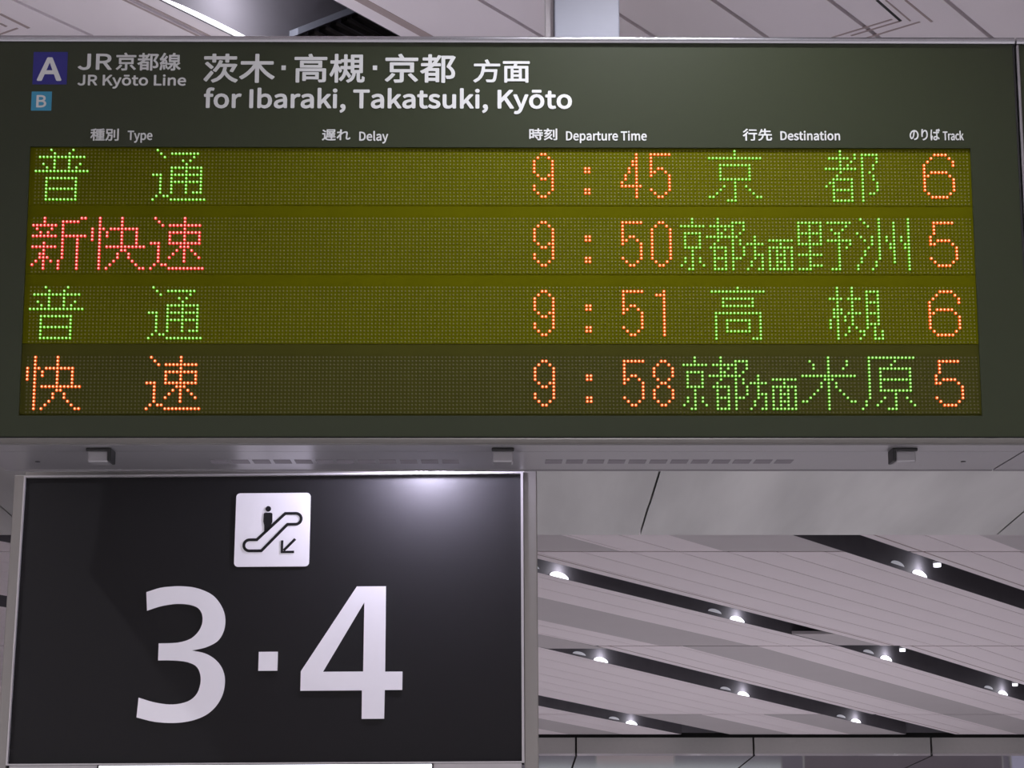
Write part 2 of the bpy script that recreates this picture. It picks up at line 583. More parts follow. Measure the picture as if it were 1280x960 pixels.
bm = bmesh.new()
wall_bar(bm, (4.33, 0.085), (4.66, 0.305), 0.022, -3.9900, -3.955)
obj('cross_bar', bm, M['post'], grille)
bm = bmesh.new()
for i in range(9):
    z = 0.02 + i * 0.034
    wall_bar(bm, (4.36 + max(0.0, (z - 0.085) * 1.5), z), (5.6, z), 0.012, -3.9900, -3.965)
obj('slats', bm, M['housing'], grille)

# ------------------------------------------------------------------ departure board
BOARD = Matrix(((0.99992, -0.01258, -0.00199, -0.0179),
                (0.01238, 0.99681, -0.07878, 4.0795),
                (0.00297, 0.07875, 0.99689, 2.9329),
                (0, 0, 0, 1)))
board = empty('departure_board', 'wide dark LED train departure board with white headings and four lit rows', 'departure board', matrix=BOARD)
BX0, BX1 = -1.085, 1.0775
Z_TOP, Z_RAIL, Z_LOW, Z_BOT = 0.5205, 0.506, -0.3306, -0.3454


def board_unit(parent, x0, x1, window=None):
    b = bmesh.new()
    box(b, x0, x1, 0.02, 0.35, Z_BOT + 0.004, 0.5262, 0, 0.003)
    obj('housing', b, M['housing'], parent)
    b = bmesh.new()
    if window:
        wx0, wx1, wz0, wz1 = window
        box(b, x0 + 0.004, wx0, -0.008, 0.018, Z_LOW, Z_RAIL)
        box(b, wx1, x1 - 0.004, -0.008, 0.018, Z_LOW, Z_RAIL)
        box(b, wx0, wx1, -0.008, 0.018, wz1, Z_RAIL)
        box(b, wx0, wx1, -0.008, 0.018, Z_LOW, wz0)
    else:
        box(b, x0 + 0.004, x1 - 0.004, -0.008, 0.018, Z_LOW, Z_RAIL, 0, 0.002)
    obj('front_panel', b, M['panel'], parent)
    # rounded rail along the top edge
    b = bmesh.new()
    prof = []
    zc, rr = (Z_TOP + Z_RAIL) / 2, (Z_TOP - Z_RAIL) / 2
    for i in range(13):
        a = math.radians(-90 - 180 * i / 12)
        prof.append((-0.010 + 0.9 * rr * math.cos(a) * -1 * -1, zc + rr * math.sin(a)))
    prof += [(0.0195, Z_TOP), (0.0195, Z_RAIL)]
    va = [b.verts.new((x0, y, z)) for y, z in prof]
    vb = [b.verts.new((x1, y, z)) for y, z in prof]
    b.faces.new(va)
    b.faces.new(vb[::-1])
    for i in range(len(prof)):
        j = (i + 1) % len(prof)
        b.faces.new((va[i], vb[i], vb[j], va[j]))
    obj('top_rail', b, M['bezel'], parent, smooth=False)
    b = bmesh.new()
    box(b, x0, x1, -0.012, 0.0195, Z_BOT, Z_LOW - 0.003, 0, 0.003)
    obj('bottom_rail', b, M['low_rail'], parent)
    # underside: front strip, fine joint, main tray with a small rear lip
    b = bmesh.new()
    box(b, x0, x1, 0.0, 0.0825, Z_BOT - 0.0015, Z_BOT + 0.003)
    box(b, x0, x1, 0.0845, 0.35, Z_BOT - 0.0015, Z_BOT + 0.003)
    box(b, x0, x1, 0.345, 0.352, Z_BOT - 0.004, Z_BOT + 0.02)
    obj('underside_tray', b, M['tray'], parent)


board_unit(board, BX0, BX1, (-0.982, 0.9755, -0.2875, 0.2795))
bm = bmesh.new()
box(bm, BX0 + 0.004, BX1 - 0.004, -0.006, 0.019, Z_LOW - 0.003, Z_LOW)
obj('shadow_gap', bm, M['black'], board)
bm = bmesh.new()
box(bm, BX1 - 0.0036, BX1 + 0.0, -0.0085, 0.019, Z_LOW, Z_RAIL)
obj('end_gap', bm, M['black'], board)

# vents, latches, inspection holes, screws
for x0 in (-0.6212, 0.0909):
    bm = bmesh.new()
    for i in range(12):
        a = x0 + i * 0.04476
        box(bm, a, a + 0.0360, 0.197, 0.250, Z_BOT - 0.0022, Z_BOT - 0.0008)
    obj('vent_grille', bm, M['vent'], board)
for xc, side in ((-0.828, 1), (-0.001, 0), (0.826, -1)):
    bm = bmesh.new()
    w = 0.021
    box(bm, xc - w, xc + w, 0.040, 0.085, Z_BOT - 0.030, Z_BOT - 0.002, 0, 0.003)
    la = obj('latch', bm, M['tray'], board)
    bm = bmesh.new()
    box(bm, xc - w - 0.002, xc + w + 0.002, 0.030, 0.0395, Z_BOT - 0.0085, Z_BOT - 0.002, 0, 0.0015)
    if side:
        xs = xc + side * (w + 0.0035)
        box(bm, xs - 0.0034, xs + 0.0034, 0.031, 0.086, Z_BOT - 0.029, Z_BOT - 0.002, 0, 0.0015)
    obj('gasket', bm, M['black'], la)
for x in (-0.9898, 0.9861):
    bm = bmesh.new()
    cyl(bm, (x, 0.222, Z_BOT - 0.0026), 0.0055, 0.002, 'z', 16)
    obj('inspection_hole', bm, M['black'], board)
for x in (-0.0687, -0.0459, -0.0035, 0.0391, 0.9003, 0.9409, 0.985):
    bm = bmesh.new()
    cyl(bm, (x, 0.0155, 0.5232), 0.0022, 0.006, 'y', 10)
    obj('screw', bm, M['screw'], board)

# upright post that carries the board from the ceiling (it stands plumb, so it is set out in world space)
inv = BOARD.inverted()
bm = bmesh.new()
box(bm, 0.0925, 0.2345, 4.17, 4.34, 3.40, CEIL_Z, 0, 0.003)
box(bm, 0.074, 0.0915, 4.20, 4.335, 3.40, CEIL_Z, 1)
for v in bm.verts:
    v.co = inv @ v.co
obj('mounting_post', bm, [M['post'], M['ceil_grey']], board)

# ---- headings
# outlines: widest x, then one flat list x, y, x, y ... per contour (heights run from 0 to 600)
GLYPH = {
    "JR": (2000, [
        [365, 0, 531, 14, 644, 53, 709, 112, 730, 183, 730, 600, 562, 600, 562, 191, 549, 133, 509, 94, 442, 72, 349, 65, 220, 81, 119, 132, 0, 93, 66, 53, 149, 24, 248, 6],
        [1252, 320, 1252, 540, 1474, 540, 1612, 534, 1713, 516, 1775, 484, 1796, 435, 1775, 385, 1713, 349, 1612, 327, 1474, 320],
        [1812, 10, 2000, 10, 1664, 269, 1786, 290, 1880, 324, 1941, 373, 1962, 435, 1928, 512, 1832, 563, 1685, 591, 1500, 600, 1086, 600, 1086, 10, 1252, 10, 1252, 261, 1491, 261],
    ]),
    "京都線": (2000, [
        [144, 372, 475, 372, 475, 268, 144, 268],
        [435, 160, 561, 19, 606, 47, 477, 185],
        [126, 184, 101, 150, 70, 114, 35, 80, 0, 51, 38, 21, 75, 52, 112, 89, 146, 128, 176, 167],
        [249, 584, 291, 515, 9, 515, 9, 467, 608, 467, 608, 515, 352, 515, 299, 600],
        [93, 415, 93, 225, 283, 225, 283, 57, 280, 48, 267, 45, 165, 46, 183, 0, 306, 7, 331, 24, 337, 57, 337, 225, 529, 225, 529, 415],
        [1000, 573, 953, 485, 953, 520, 866, 520, 866, 590, 818, 590, 818, 520, 712, 520, 712, 477, 818, 477, 818, 399, 681, 399, 681, 356, 845, 356, 804, 321, 761, 289, 714, 260, 666, 235, 698, 196, 753, 227, 753, 4, 800, 4, 800, 42, 955, 42, 955, 13, 1005, 13, 1005, 293, 844, 293, 910, 356, 1036, 356, 1036, 399, 947, 399, 1047, 559],
        [866, 477, 947, 477, 887, 399, 866, 399],
        [800, 83, 800, 151, 955, 151, 955, 83],
        [800, 190, 800, 253, 955, 253, 955, 190],
        [1065, 558, 1065, 1, 1116, 1, 1116, 512, 1245, 512, 1160, 336, 1205, 295, 1234, 257, 1249, 222, 1254, 189, 1250, 158, 1234, 138, 1201, 131, 1143, 132, 1158, 85, 1223, 85, 1269, 100, 1296, 133, 1304, 185, 1300, 221, 1286, 259, 1258, 299, 1213, 342, 1313, 538, 1275, 560, 1267, 558],
        [1697, 395, 1913, 395, 1913, 337, 1697, 337],
        [1697, 488, 1913, 488, 1913, 431, 1697, 431],
        [1463, 174, 1478, 35, 1519, 42, 1501, 180],
        [1396, 180, 1362, 26, 1402, 12, 1438, 172],
        [1527, 187, 1559, 80, 1597, 92, 1563, 196],
        [1946, 275, 1868, 201, 1835, 276, 1835, 298, 1962, 298, 1962, 526, 1806, 526, 1835, 584, 1778, 595, 1755, 526, 1649, 526, 1649, 298, 1786, 298, 1786, 54, 1775, 45, 1705, 45, 1720, 0, 1812, 8, 1830, 24, 1835, 54, 1835, 176, 1862, 131, 1893, 91, 1927, 56, 1966, 29, 2000, 67, 1968, 86, 1939, 109, 1912, 137, 1887, 169, 1984, 246],
        [1624, 245, 1624, 204, 1714, 204, 1690, 159, 1660, 120, 1625, 88, 1587, 65, 1616, 32, 1666, 65, 1710, 111, 1746, 168, 1771, 236, 1741, 246, 1733, 245],
        [1383, 207, 1554, 238, 1561, 200, 1603, 212, 1564, 349, 1524, 340, 1545, 276, 1446, 264, 1487, 311, 1527, 363, 1564, 417, 1599, 473, 1554, 498, 1503, 411, 1432, 406, 1535, 577, 1487, 596, 1464, 544, 1439, 495, 1415, 457, 1399, 433, 1362, 398, 1378, 353, 1474, 369, 1417, 296, 1366, 253],
    ]),
    "JR Kyōto Line": (4000, [
        [129, 131, 187, 142, 227, 171, 250, 214, 257, 267, 257, 575, 198, 575, 198, 272, 193, 230, 179, 201, 156, 185, 123, 180, 78, 191, 42, 229, 0, 200, 23, 171, 52, 149, 87, 136],
        [441, 368, 441, 530, 520, 530, 568, 526, 604, 513, 626, 489, 633, 453, 626, 416, 604, 389, 568, 373, 520, 368],
        [639, 139, 705, 139, 587, 330, 630, 346, 663, 371, 684, 407, 692, 453, 680, 510, 646, 548, 594, 569, 529, 575, 383, 575, 383, 139, 441, 139, 441, 324, 526, 324],
        [930, 139, 989, 139, 989, 277, 1069, 366, 1209, 139, 1275, 139, 1106, 410, 1252, 575, 1186, 575, 990, 356, 989, 356, 989, 575, 930, 575],
        [1342, 0, 1387, 9, 1423, 32, 1450, 68, 1471, 112, 1601, 462, 1544, 462, 1482, 283, 1454, 191, 1451, 191, 1416, 283, 1346, 462, 1286, 462, 1424, 139, 1417, 114, 1387, 64, 1339, 45, 1312, 50, 1301, 7],
        [1802, 131, 1863, 143, 1914, 176, 1949, 229, 1962, 300, 1949, 372, 1914, 426, 1863, 459, 1802, 470, 1741, 459, 1690, 426, 1655, 372, 1642, 300, 1655, 229, 1690, 176, 1741, 143],
        [1802, 177, 1761, 185, 1730, 211, 1709, 250, 1702, 300, 1709, 351, 1730, 390, 1761, 416, 1802, 425, 1843, 416, 1875, 390, 1896, 351, 1903, 300, 1896, 250, 1875, 211, 1843, 185],
        [1709, 538, 1896, 538, 1896, 577, 1709, 577],
        [2162, 131, 2226, 143, 2215, 184, 2176, 175, 2134, 192, 2122, 237, 2122, 418, 2216, 418, 2216, 462, 2122, 462, 2122, 553, 2074, 553, 2067, 462, 2012, 459, 2012, 418, 2064, 418, 2064, 239, 2069, 195, 2086, 161, 2116, 139],
        [2428, 131, 2489, 143, 2540, 176, 2575, 229, 2588, 300, 2575, 372, 2540, 426, 2489, 459, 2428, 470, 2368, 459, 2317, 426, 2282, 372, 2269, 300, 2282, 229, 2317, 176, 2368, 143],
        [2428, 177, 2388, 185, 2356, 211, 2336, 250, 2328, 300, 2336, 351, 2356, 390, 2388, 416, 2428, 425, 2469, 416, 2501, 390, 2522, 351, 2529, 300, 2522, 250, 2501, 211, 2469, 185],
        [2828, 139, 3092, 139, 3092, 186, 2887, 186, 2887, 575, 2828, 575],
        [3169, 139, 3227, 139, 3227, 462, 3169, 462],
        [3198, 529, 3226, 539, 3237, 565, 3226, 590, 3198, 600, 3170, 590, 3160, 565, 3170, 539],
        [3344, 139, 3402, 139, 3402, 373, 3449, 410, 3497, 423, 3526, 418, 3547, 402, 3559, 376, 3562, 337, 3562, 139, 3620, 139, 3620, 344, 3614, 398, 3595, 438, 3562, 462, 3515, 470, 3481, 466, 3451, 454, 3424, 437, 3399, 415, 3397, 415, 3392, 462, 3344, 462],
        [3873, 131, 3906, 134, 3935, 141, 3962, 151, 3986, 164, 3966, 200, 3925, 182, 3879, 175, 3834, 183, 3798, 205, 3775, 241, 3764, 288, 3997, 288, 4000, 319, 3991, 381, 3964, 429, 3921, 460, 3862, 470, 3804, 459, 3755, 425, 3720, 371, 3707, 300, 3720, 229, 3755, 176, 3808, 143],
        [3764, 326, 3775, 369, 3798, 401, 3828, 420, 3863, 427, 3899, 420, 3926, 401, 3943, 370, 3949, 326],
    ]),
    "茨木": (2000, [
        [34, 398, 199, 292, 254, 325, 87, 428],
        [0, 58, 63, 22, 253, 201, 200, 235],
        [438, 463, 406, 404, 365, 348, 316, 298, 261, 255, 328, 228, 443, 340, 819, 340, 743, 241, 812, 227, 926, 374, 867, 385, 854, 383, 474, 383, 514, 452],
        [612, 600, 612, 545, 319, 545, 319, 600, 241, 600, 241, 545, 5, 545, 5, 500, 241, 500, 241, 435, 319, 435, 319, 500, 612, 500, 612, 435, 691, 435, 691, 500, 915, 500, 915, 545, 691, 545, 691, 600],
        [558, 315, 531, 236, 476, 158, 376, 90, 214, 38, 258, 0, 376, 35, 466, 78, 532, 129, 578, 184, 636, 125, 709, 74, 794, 33, 893, 3, 948, 48, 835, 79, 740, 123, 664, 180, 609, 247, 630, 315],
        [1467, 599, 1467, 440, 1056, 440, 1056, 391, 1431, 391, 1349, 307, 1248, 230, 1135, 163, 1016, 112, 1074, 71, 1184, 121, 1289, 184, 1384, 258, 1467, 338, 1467, 1, 1550, 1, 1550, 339, 1634, 260, 1729, 186, 1833, 123, 1940, 72, 2000, 115, 1882, 165, 1769, 232, 1667, 309, 1584, 391, 1963, 391, 1963, 440, 1550, 440, 1550, 599],
    ]),
    "高槻": (2000, [
        [237, 416, 688, 416, 688, 357, 237, 357],
        [158, 452, 158, 321, 769, 321, 769, 452],
        [398, 589, 428, 531, 0, 531, 0, 488, 915, 488, 915, 531, 515, 531, 473, 600],
        [39, 285, 39, 3, 114, 3, 114, 244, 804, 244, 804, 53, 786, 43, 680, 44, 705, 7, 844, 13, 874, 27, 882, 54, 882, 285],
        [231, 206, 231, 40, 305, 40, 305, 73, 674, 73, 674, 206],
        [305, 170, 603, 170, 603, 109, 305, 109],
        [1697, 432, 1872, 432, 1872, 361, 1697, 361],
        [1697, 322, 1872, 322, 1872, 251, 1697, 251],
        [1697, 541, 1872, 541, 1872, 470, 1697, 470],
        [1334, 483, 1334, 441, 1432, 441, 1432, 370, 1432, 336, 1324, 336, 1324, 292, 1429, 292, 1417, 231, 1392, 170, 1349, 114, 1283, 67, 1333, 35, 1384, 70, 1423, 109, 1453, 152, 1474, 196, 1561, 102, 1605, 139, 1489, 253, 1496, 292, 1604, 292, 1604, 336, 1499, 336, 1500, 370, 1500, 441, 1595, 441, 1595, 483, 1500, 483, 1500, 588, 1432, 588, 1432, 483],
        [1626, 582, 1626, 210, 1677, 210, 1663, 150, 1633, 101, 1579, 62, 1495, 34, 1536, 0, 1631, 35, 1692, 81, 1728, 140, 1745, 210, 1799, 210, 1799, 62, 1817, 17, 1871, 7, 1918, 7, 1964, 13, 1992, 35, 2000, 100, 1950, 117, 1946, 63, 1934, 51, 1912, 48, 1886, 48, 1869, 52, 1862, 62, 1862, 210, 1945, 210, 1945, 582],
        [1163, 598, 1163, 457, 1035, 457, 1035, 412, 1157, 412, 1131, 344, 1096, 277, 1056, 216, 1013, 167, 1052, 127, 1082, 162, 1112, 204, 1139, 251, 1163, 301, 1163, 3, 1233, 3, 1233, 305, 1303, 214, 1343, 249, 1233, 362, 1233, 412, 1333, 412, 1333, 457, 1233, 457, 1233, 598],
    ]),
    "京都": (2000, [
        [220, 372, 723, 372, 723, 268, 220, 268],
        [662, 160, 855, 19, 923, 47, 726, 185],
        [192, 184, 154, 150, 107, 114, 54, 80, 0, 51, 58, 21, 114, 52, 171, 89, 223, 128, 268, 167],
        [380, 584, 444, 515, 14, 515, 14, 467, 926, 467, 926, 515, 536, 515, 455, 600],
        [142, 415, 142, 225, 431, 225, 431, 57, 427, 48, 407, 45, 251, 46, 278, 0, 467, 7, 504, 24, 514, 57, 514, 225, 806, 225, 806, 415],
        [1524, 573, 1452, 485, 1452, 520, 1320, 520, 1320, 590, 1246, 590, 1246, 520, 1085, 520, 1085, 477, 1246, 477, 1246, 399, 1037, 399, 1037, 356, 1288, 356, 1226, 321, 1159, 289, 1088, 260, 1014, 235, 1063, 196, 1148, 227, 1148, 4, 1219, 4, 1219, 42, 1456, 42, 1456, 13, 1531, 13, 1531, 293, 1286, 293, 1387, 356, 1578, 356, 1578, 399, 1443, 399, 1595, 559],
        [1320, 477, 1443, 477, 1352, 399, 1320, 399],
        [1219, 83, 1219, 151, 1456, 151, 1456, 83],
        [1219, 190, 1219, 253, 1456, 253, 1456, 190],
        [1623, 558, 1623, 1, 1701, 1, 1701, 512, 1896, 512, 1768, 336, 1836, 295, 1880, 257, 1903, 222, 1911, 189, 1905, 158, 1880, 138, 1830, 131, 1741, 132, 1765, 85, 1863, 85, 1934, 100, 1975, 133, 1987, 185, 1981, 221, 1959, 259, 1917, 299, 1848, 342, 2000, 538, 1943, 560, 1931, 558],
    ]),
    "方面": (2000, [
        [415, 582, 487, 484, 23, 484, 23, 437, 311, 437, 295, 324, 253, 213, 161, 114, 0, 38, 58, 0, 186, 56, 277, 124, 336, 202, 371, 286, 748, 286, 734, 192, 719, 125, 701, 83, 679, 61, 629, 53, 451, 58, 479, 10, 656, 8, 708, 14, 748, 31, 775, 59, 797, 111, 815, 193, 831, 310, 834, 334, 383, 334, 397, 437, 937, 437, 937, 484, 493, 484, 568, 504, 491, 600],
        [1414, 269, 1638, 269, 1638, 196, 1414, 196],
        [1414, 308, 1414, 380, 1638, 380, 1638, 308],
        [1414, 156, 1638, 156, 1638, 81, 1414, 81],
        [1066, 553, 1066, 507, 1472, 507, 1443, 425, 1114, 425, 1114, 1, 1190, 1, 1190, 36, 1868, 36, 1868, 1, 1948, 1, 1948, 425, 1524, 425, 1565, 507, 2000, 507, 2000, 553],
        [1190, 81, 1190, 380, 1342, 380, 1342, 81],
        [1868, 81, 1710, 81, 1710, 380, 1868, 380],
    ]),
    "for Ibaraki, Takatsuki, Kyōto": (4000, [
        [0, 404, 23, 404, 23, 135, 51, 135, 51, 404, 86, 404, 86, 447, 51, 447, 51, 496, 57, 542, 74, 558, 93, 549, 99, 590, 71, 600, 50, 593, 35, 572, 26, 540, 23, 497, 23, 447, 0, 444],
        [183, 127, 212, 138, 237, 170, 253, 221, 260, 291, 253, 360, 237, 412, 212, 444, 183, 455, 153, 444, 129, 412, 112, 360, 106, 291, 112, 221, 129, 170, 153, 138],
        [183, 171, 163, 179, 148, 204, 138, 241, 135, 291, 138, 340, 148, 378, 163, 402, 183, 411, 202, 402, 218, 378, 228, 340, 231, 291, 228, 241, 218, 204, 202, 179],
        [304, 135, 332, 135, 332, 335, 342, 369, 352, 391, 363, 404, 374, 408, 390, 403, 396, 448, 378, 455, 364, 450, 352, 437, 340, 417, 330, 390, 330, 390, 327, 447, 304, 447],
        [495, 135, 523, 135, 523, 556, 495, 556],
        [655, 127, 683, 138, 706, 171, 722, 224, 728, 296, 723, 361, 711, 412, 690, 444, 661, 455, 647, 452, 634, 442, 621, 428, 609, 411, 610, 467, 610, 593, 582, 593, 582, 135, 604, 135, 607, 167, 608, 167, 631, 138],
        [651, 171, 632, 178, 610, 204, 610, 368, 633, 400, 654, 411, 675, 402, 688, 379, 696, 343, 699, 295, 695, 243, 685, 204, 670, 180],
        [810, 127, 825, 131, 839, 140, 853, 155, 865, 172, 866, 172, 869, 135, 892, 135, 892, 327, 888, 380, 878, 420, 860, 446, 834, 455, 815, 451, 797, 442, 781, 428, 769, 414, 779, 378, 790, 390, 802, 401, 815, 408, 829, 411, 846, 405, 857, 387, 862, 362, 864, 333, 818, 317, 786, 294, 768, 261, 762, 216, 765, 178, 775, 150, 791, 133],
        [818, 170, 797, 181, 789, 219, 792, 247, 805, 269, 828, 286, 864, 297, 864, 211, 841, 180],
        [945, 135, 973, 135, 973, 335, 982, 369, 993, 391, 1004, 404, 1015, 408, 1031, 403, 1036, 448, 1018, 455, 1005, 450, 992, 437, 981, 417, 971, 390, 970, 390, 968, 447, 945, 447],
        [1102, 127, 1117, 131, 1131, 140, 1145, 155, 1157, 172, 1158, 172, 1161, 135, 1184, 135, 1184, 327, 1181, 380, 1170, 420, 1152, 446, 1126, 455, 1107, 451, 1089, 442, 1073, 428, 1061, 414, 1071, 378, 1082, 390, 1094, 401, 1107, 408, 1121, 411, 1138, 405, 1149, 387, 1154, 362, 1156, 333, 1110, 317, 1078, 294, 1060, 261, 1054, 216, 1057, 178, 1067, 150, 1083, 133],
        [1110, 170, 1089, 181, 1081, 219, 1084, 247, 1097, 269, 1120, 286, 1156, 297, 1156, 211, 1133, 180],
        [1237, 135, 1264, 135, 1264, 217, 1296, 285, 1344, 135, 1375, 135, 1312, 321, 1367, 447, 1336, 447, 1265, 282, 1264, 282, 1264, 593, 1237, 593],
        [1406, 135, 1434, 135, 1434, 447, 1406, 447],
        [1420, 511, 1434, 521, 1439, 547, 1434, 571, 1420, 580, 1407, 571, 1402, 547, 1407, 521],
        [1485, 25, 1504, 46, 1518, 73, 1527, 107, 1530, 146, 1524, 191, 1507, 207, 1492, 197, 1485, 170, 1491, 143, 1506, 133, 1509, 134, 1501, 88, 1479, 56],
        [1694, 135, 1723, 135, 1723, 511, 1791, 511, 1791, 556, 1626, 556, 1626, 511, 1694, 511],
        [1867, 127, 1882, 131, 1896, 140, 1910, 155, 1922, 172, 1923, 172, 1926, 135, 1949, 135, 1949, 327, 1945, 380, 1935, 420, 1917, 446, 1891, 455, 1871, 451, 1854, 442, 1838, 428, 1826, 414, 1836, 378, 1847, 390, 1859, 401, 1872, 408, 1886, 411, 1903, 405, 1914, 387, 1919, 362, 1921, 333, 1875, 317, 1843, 294, 1825, 261, 1819, 216, 1822, 178, 1832, 150, 1848, 133],
        [1875, 170, 1854, 181, 1846, 219, 1849, 247, 1862, 269, 1885, 286, 1921, 297, 1921, 211, 1898, 180],
        [2002, 135, 2029, 135, 2029, 217, 2060, 285, 2109, 135, 2140, 135, 2077, 321, 2132, 447, 2101, 447, 2030, 282, 2029, 282, 2029, 593, 2002, 593],
        [2209, 127, 2224, 131, 2239, 140, 2252, 155, 2265, 172, 2266, 172, 2268, 135, 2291, 135, 2291, 327, 2288, 380, 2278, 420, 2260, 446, 2233, 455, 2214, 451, 2196, 442, 2181, 428, 2168, 414, 2179, 378, 2189, 390, 2201, 401, 2215, 408, 2229, 411, 2246, 405, 2256, 387, 2262, 362, 2263, 333, 2217, 317, 2185, 294, 2167, 261, 2161, 216, 2165, 178, 2175, 150, 2190, 133],
        [2217, 170, 2196, 181, 2188, 219, 2192, 247, 2204, 269, 2228, 286, 2263, 297, 2263, 211, 2240, 180],
        [2396, 127, 2427, 139, 2422, 178, 2403, 170, 2382, 185, 2377, 230, 2377, 404, 2422, 404, 2422, 447, 2377, 447, 2377, 535, 2353, 535, 2350, 447, 2324, 444, 2324, 404, 2349, 404, 2349, 231, 2351, 189, 2359, 156, 2374, 135],
        [2503, 127, 2529, 134, 2548, 154, 2560, 184, 2564, 220, 2559, 257, 2548, 283, 2531, 301, 2513, 315, 2488, 336, 2477, 369, 2485, 401, 2508, 414, 2528, 406, 2546, 387, 2559, 419, 2549, 433, 2537, 445, 2523, 452, 2508, 455, 2484, 448, 2465, 429, 2454, 401, 2450, 366, 2455, 332, 2466, 307, 2482, 289, 2499, 276, 2525, 254, 2537, 217, 2529, 182, 2504, 168, 2490, 171, 2478, 178, 2466, 190, 2455, 205, 2441, 170, 2454, 153, 2469, 139, 2486, 130],
        [2652, 127, 2668, 131, 2682, 143, 2695, 160, 2707, 184, 2708, 184, 2710, 135, 2734, 135, 2734, 447, 2706, 447, 2706, 226, 2694, 202, 2684, 185, 2673, 176, 2661, 173, 2646, 177, 2637, 192, 2631, 218, 2629, 255, 2629, 447, 2601, 447, 2601, 249, 2604, 196, 2613, 158, 2629, 135],
        [2790, 135, 2817, 135, 2817, 217, 2849, 285, 2898, 135, 2928, 135, 2865, 321, 2921, 447, 2889, 447, 2819, 282, 2817, 282, 2817, 593, 2790, 593],
        [2959, 135, 2988, 135, 2988, 447, 2959, 447],
        [2973, 511, 2987, 521, 2992, 547, 2987, 571, 2973, 580, 2960, 571, 2955, 547, 2960, 521],
        [3039, 25, 3057, 46, 3071, 73, 3080, 107, 3083, 146, 3077, 191, 3060, 207, 3045, 197, 3039, 170, 3045, 143, 3059, 133, 3062, 134, 3054, 88, 3032, 56],
        [3201, 135, 3229, 135, 3229, 268, 3268, 354, 3335, 135, 3367, 135, 3285, 396, 3356, 556, 3324, 556, 3230, 345, 3229, 345, 3229, 556, 3201, 556],
        [3399, 0, 3421, 8, 3438, 31, 3451, 66, 3461, 108, 3524, 447, 3497, 447, 3467, 274, 3453, 185, 3452, 185, 3435, 274, 3401, 447, 3372, 447, 3439, 134, 3435, 110, 3421, 62, 3398, 43, 3385, 48, 3379, 6],
        [3621, 127, 3650, 138, 3675, 170, 3692, 221, 3698, 291, 3692, 360, 3675, 412, 3650, 444, 3621, 455, 3592, 444, 3567, 412, 3550, 360, 3544, 291, 3550, 221, 3567, 170, 3592, 138],
        [3621, 171, 3601, 179, 3586, 204, 3576, 241, 3573, 291, 3576, 340, 3586, 378, 3601, 402, 3621, 411, 3641, 402, 3656, 378, 3666, 340, 3670, 291, 3666, 241, 3656, 204, 3641, 179],
        [3576, 521, 3667, 521, 3667, 558, 3576, 558],
        [3795, 127, 3826, 139, 3820, 178, 3801, 170, 3781, 185, 3775, 230, 3775, 404, 3821, 404, 3821, 447, 3775, 447, 3775, 535, 3752, 535, 3749, 447, 3722, 444, 3722, 404, 3747, 404, 3747, 231, 3750, 189, 3758, 156, 3772, 135],
        [3923, 127, 3952, 138, 3977, 170, 3994, 221, 4000, 291, 3994, 360, 3977, 412, 3952, 444, 3923, 455, 3894, 444, 3869, 412, 3852, 360, 3846, 291, 3852, 221, 3869, 170, 3894, 138],
        [3923, 171, 3903, 179, 3888, 204, 3878, 241, 3875, 291, 3878, 340, 3888, 378, 3903, 402, 3923, 411, 3943, 402, 3958, 378, 3968, 340, 3971, 291, 3968, 241, 3958, 204, 3943, 179],
    ]),
    "種別": (2000, [
        [430, 407, 430, 195, 650, 195, 650, 148, 418, 148, 418, 108, 650, 108, 650, 56, 358, 56, 358, 15, 994, 15, 994, 56, 727, 56, 727, 108, 958, 108, 958, 148, 727, 148, 727, 195, 953, 195, 953, 407, 727, 407, 727, 451, 974, 451, 974, 492, 727, 492, 727, 541, 972, 562, 923, 600, 816, 588, 686, 579, 544, 572, 404, 568, 423, 529, 650, 537, 650, 492, 385, 492, 385, 451, 650, 451, 650, 407],
        [501, 285, 650, 285, 650, 232, 501, 232],
        [727, 285, 880, 285, 880, 232, 727, 232],
        [501, 370, 650, 370, 650, 318, 501, 318],
        [727, 370, 880, 370, 880, 318, 727, 318],
        [353, 599, 284, 583, 200, 568, 108, 555, 16, 545, 39, 507, 195, 524, 195, 422, 22, 422, 22, 376, 185, 376, 148, 318, 102, 261, 52, 209, 0, 167, 41, 122, 82, 157, 122, 199, 160, 245, 195, 295, 195, 3, 274, 3, 274, 287, 370, 205, 418, 244, 274, 335, 274, 376, 406, 376, 406, 422, 274, 422, 274, 535, 408, 560],
        [1660, 529, 1660, 163, 1738, 163, 1738, 529],
        [1920, 595, 1920, 67, 1914, 54, 1893, 50, 1731, 51, 1760, 1, 1952, 10, 1988, 29, 2000, 67, 2000, 595],
        [1205, 533, 1476, 533, 1476, 406, 1205, 406],
        [1132, 578, 1132, 361, 1249, 361, 1236, 270, 1207, 180, 1154, 99, 1066, 34, 1123, 0, 1196, 49, 1248, 108, 1284, 175, 1307, 246, 1483, 246, 1475, 162, 1465, 105, 1455, 69, 1443, 52, 1406, 45, 1285, 48, 1307, 4, 1438, 4, 1507, 23, 1525, 47, 1539, 92, 1549, 164, 1559, 270, 1560, 290, 1317, 290, 1326, 361, 1552, 361, 1552, 578],
    ]),
    "Type": (4000, [
        [400, 145, 567, 145, 567, 552, 967, 552, 967, 600, 0, 600, 0, 552, 400, 552],
        [1205, 0, 1334, 9, 1435, 34, 1512, 71, 1570, 117, 1938, 482, 1778, 482, 1601, 295, 1522, 200, 1513, 200, 1416, 295, 1217, 482, 1046, 482, 1439, 145, 1417, 119, 1333, 67, 1198, 47, 1122, 52, 1090, 7],
